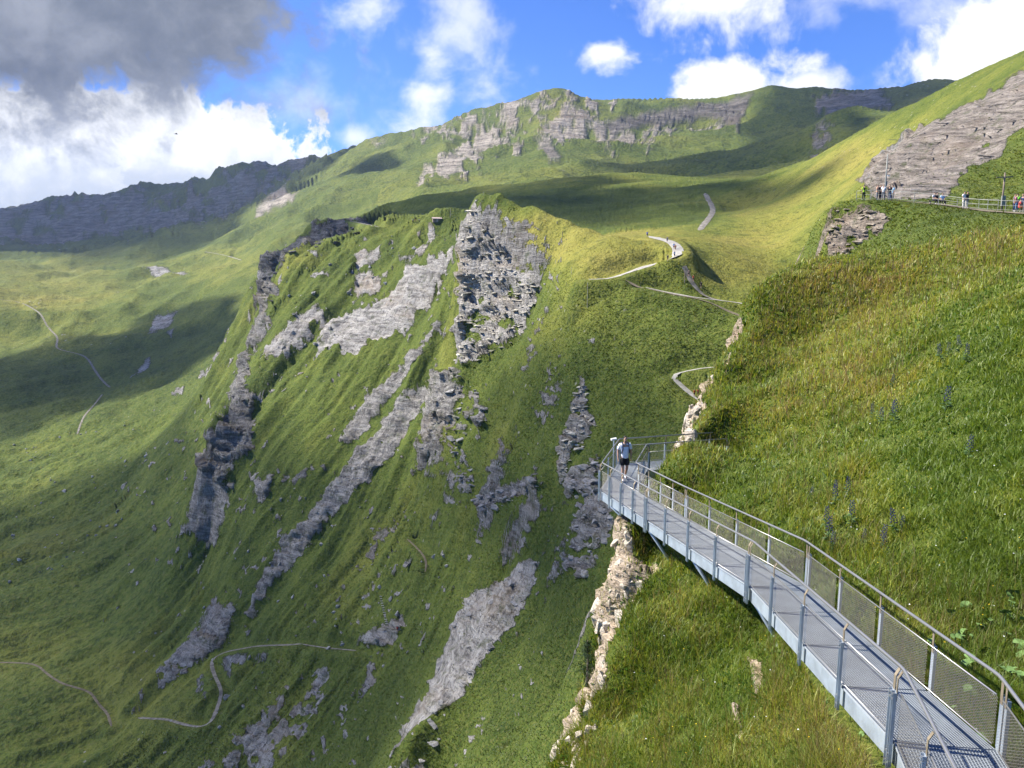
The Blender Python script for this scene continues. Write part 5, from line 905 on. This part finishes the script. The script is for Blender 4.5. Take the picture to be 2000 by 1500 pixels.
# dark blue monkshood spikes, yellow flowers and big leaves
M_MONK = mat('monkshood_blue', (.030, .030, .085), .6, var=.4, scale=30); M_STEM = mat('stem_green', (.06, .11, .03), .7); M_YEL = mat('yellow_petal', (.75, .5, .02), .6)
def spike_mesh(seed):
    rg = random.Random(seed); s_, f_ = MB(), MB(); s_.tube([(0, 0, 0), (.02, .01, .5), (.0, 0, 1.0)], [.012, .009, .003], 5)
    for i in range(26):
        z = .48 + .5 * i / 26; a = i * 2.4; r = .05 * (1.15 - (z - .48) * 1.5); c = np.array([math.cos(a) * r, math.sin(a) * r, z]); f_.tube([c, c + [math.cos(a) * .022, math.sin(a) * .022, -.012], c + [math.cos(a) * .03, math.sin(a) * .03, .02]], [.012, .02, .006], 5)
    for i in range(10):
        z = .1 + .035 * i; a = rg.uniform(0, 6.28); d = np.array([math.cos(a), math.sin(a), .35]); s_.tube([(0, 0, z), d * .09 + [0, 0, z], d * .17 + [0, 0, z - .03]], [.004, .028, .003], 4)
    out = []
    for nm, b, m in (('stem', s_, M_STEM), ('flower_head', f_, M_MONK)): me = bpy.data.meshes.new(nm); me.from_pydata([tuple(v) for v in b.v], [], b.f); me.materials.append(m); out.append((nm, me))
    return out
SP = [spike_mesh(i) for i in range(3)]
for i, (px, py) in enumerate([(1580, 960), (1632, 950), (1632, 970), (1655, 955), (1612, 1015), (1618, 1040), (1625, 1060), (1664, 1010), (1685, 1050), (1720, 1055), (1730, 1060), (1750, 1030), (1758, 1025), (1705, 800), (1718, 812), (1742, 795), (1748, 810), (1845, 790), (1850, 680), (1838, 690), (1875, 670), (1888, 690), (1740, 740), (1890, 880)]):
    h = thit(px, py + 20, 6, 70)
    if not h: continue
    o = empty('monkshood', tuple(h[0])); s_ = (.55 + .35 * RNG.random()) * (1 if h[0].length < 26 else 1.25) * .85; o.scale = (s_ * 1.3, s_ * 1.3, s_); o.rotation_euler = (RNG.normal(0, .1), RNG.normal(0, .1), RNG.uniform(0, 6.28)); tag(o, 'upright dark blue monkshood spike among the grass of the near slope', 'flower', 'monkshood spikes')
    for nm, me in SP[i % 3]: c = bpy.data.objects.new(nm, me); COL.objects.link(c); c.parent = o; c['kind'] = 'stuff'
def dots(name, label, n, seed, m, size, lift):
    p, dry, hh, rg = pick(n, seed); V, F = [], []
    for q, r in zip(p, hh):
        s_ = size * max(1, r / 22); k = len(V); q = q + [0, 0, lift * rg.uniform(.6, 1.3)]; V += [q + [math.cos(a) * s_, math.sin(a) * s_, rg.normal(0, .3) * s_] for a in np.arange(6) * 1.047]; F.append(tuple(range(k, k + 6)))
    tag(mesh_obj(name, V, F, m), label, 'flowers', kind='stuff')
dots('flowers', 'tiny yellow flowers dotted through the near meadow', 160, 9, M_YEL, .012, .32); dots('flowers', 'tiny white flowers dotted through the near meadow', 140, 10, mat('white_petal', (.7, .7, .66), .7), .015, .3)
M_BIGL = mat('butterbur_leaf', (.12, .20, .055), .7, var=.25, scale=9, spec=.25)
def big_leaf(seed):
    rg = random.Random(seed); V = [(0, 0, .0)]; n = 14
    for i in range(n): a = (i / n) * 5.3 + .5; r = 1 + rg.uniform(-.1, .1); V.append((math.cos(a - 3.14) * r, math.sin(a - 3.14) * r, .16 * math.sin(a * 3) + rg.uniform(-.05, .05) - .12))
    me = bpy.data.meshes.new('leaf'); me.from_pydata(V, [], [(0, i, i + 1) for i in range(1, n)]); me.materials.append(M_BIGL); return me
LF = [big_leaf(i) for i in range(5)]
def leaf_plant(px, py, n, spread, size, label, seed):
    h = thit(px, py, 5, 40)
    if not h: return
    rg = random.Random(seed); o = empty('broad_leaved_plant', tuple(h[0])); tag(o, label, 'plant', 'big-leaved plants by the walkway')
    for i in range(n):
        x, y = rg.gauss(0, spread), rg.gauss(0, spread); g = tdrop(h[0].x + x, h[0].y + y, h[0].z, 3); z = (g[0].z - h[0].z if g else 0) + rg.uniform(.12, .35); s_ = size * rg.uniform(.4, .85)
        c = bpy.data.objects.new('leaf', rg.choice(LF)); COL.objects.link(c); c.parent = o; c.location = (x, y, z); c.scale = (s_,) * 3; c.rotation_euler = (rg.gauss(-.1, .35), rg.gauss(-.45, .35), rg.uniform(0, 6.28)); mb = MB(); mb.tube([(x, y, z), (x * .9, y * .9, z - .45)], .008, 5); mb.build('stalk', M_STEM, o)
for i, (px, py, n, sp_, sz, lab) in enumerate([(1945, 1215, 12, .45, .13, 'clump of big round pale leaves right of the upper handrail'), (1925, 1260, 8, .4, .14, 'clump of big round leaves lower beside the upper handrail'), (1990, 1280, 7, .35, .15, 'big round leaves at the right edge above the handrail'), (1850, 1330, 14, .5, .15, 'big round leaves seen through the wire mesh'), (1905, 1410, 12, .4, .14, 'big round leaves behind the wire mesh near the bottom right'), (1960, 1440, 8, .4, .14, 'big round leaves behind the last post at bottom right'), (1670, 1450, 4, .25, .09, 'few round leaves on the slope left of the lower girder'), (1715, 1470, 3, .2, .10, 'single big leaf group at the bottom beside the girder'), (1650, 1390, 4, .25, .08, 'small round leaves under the lower girder')]): leaf_plant(px, py, n, sp_, sz, lab, 60 + i)
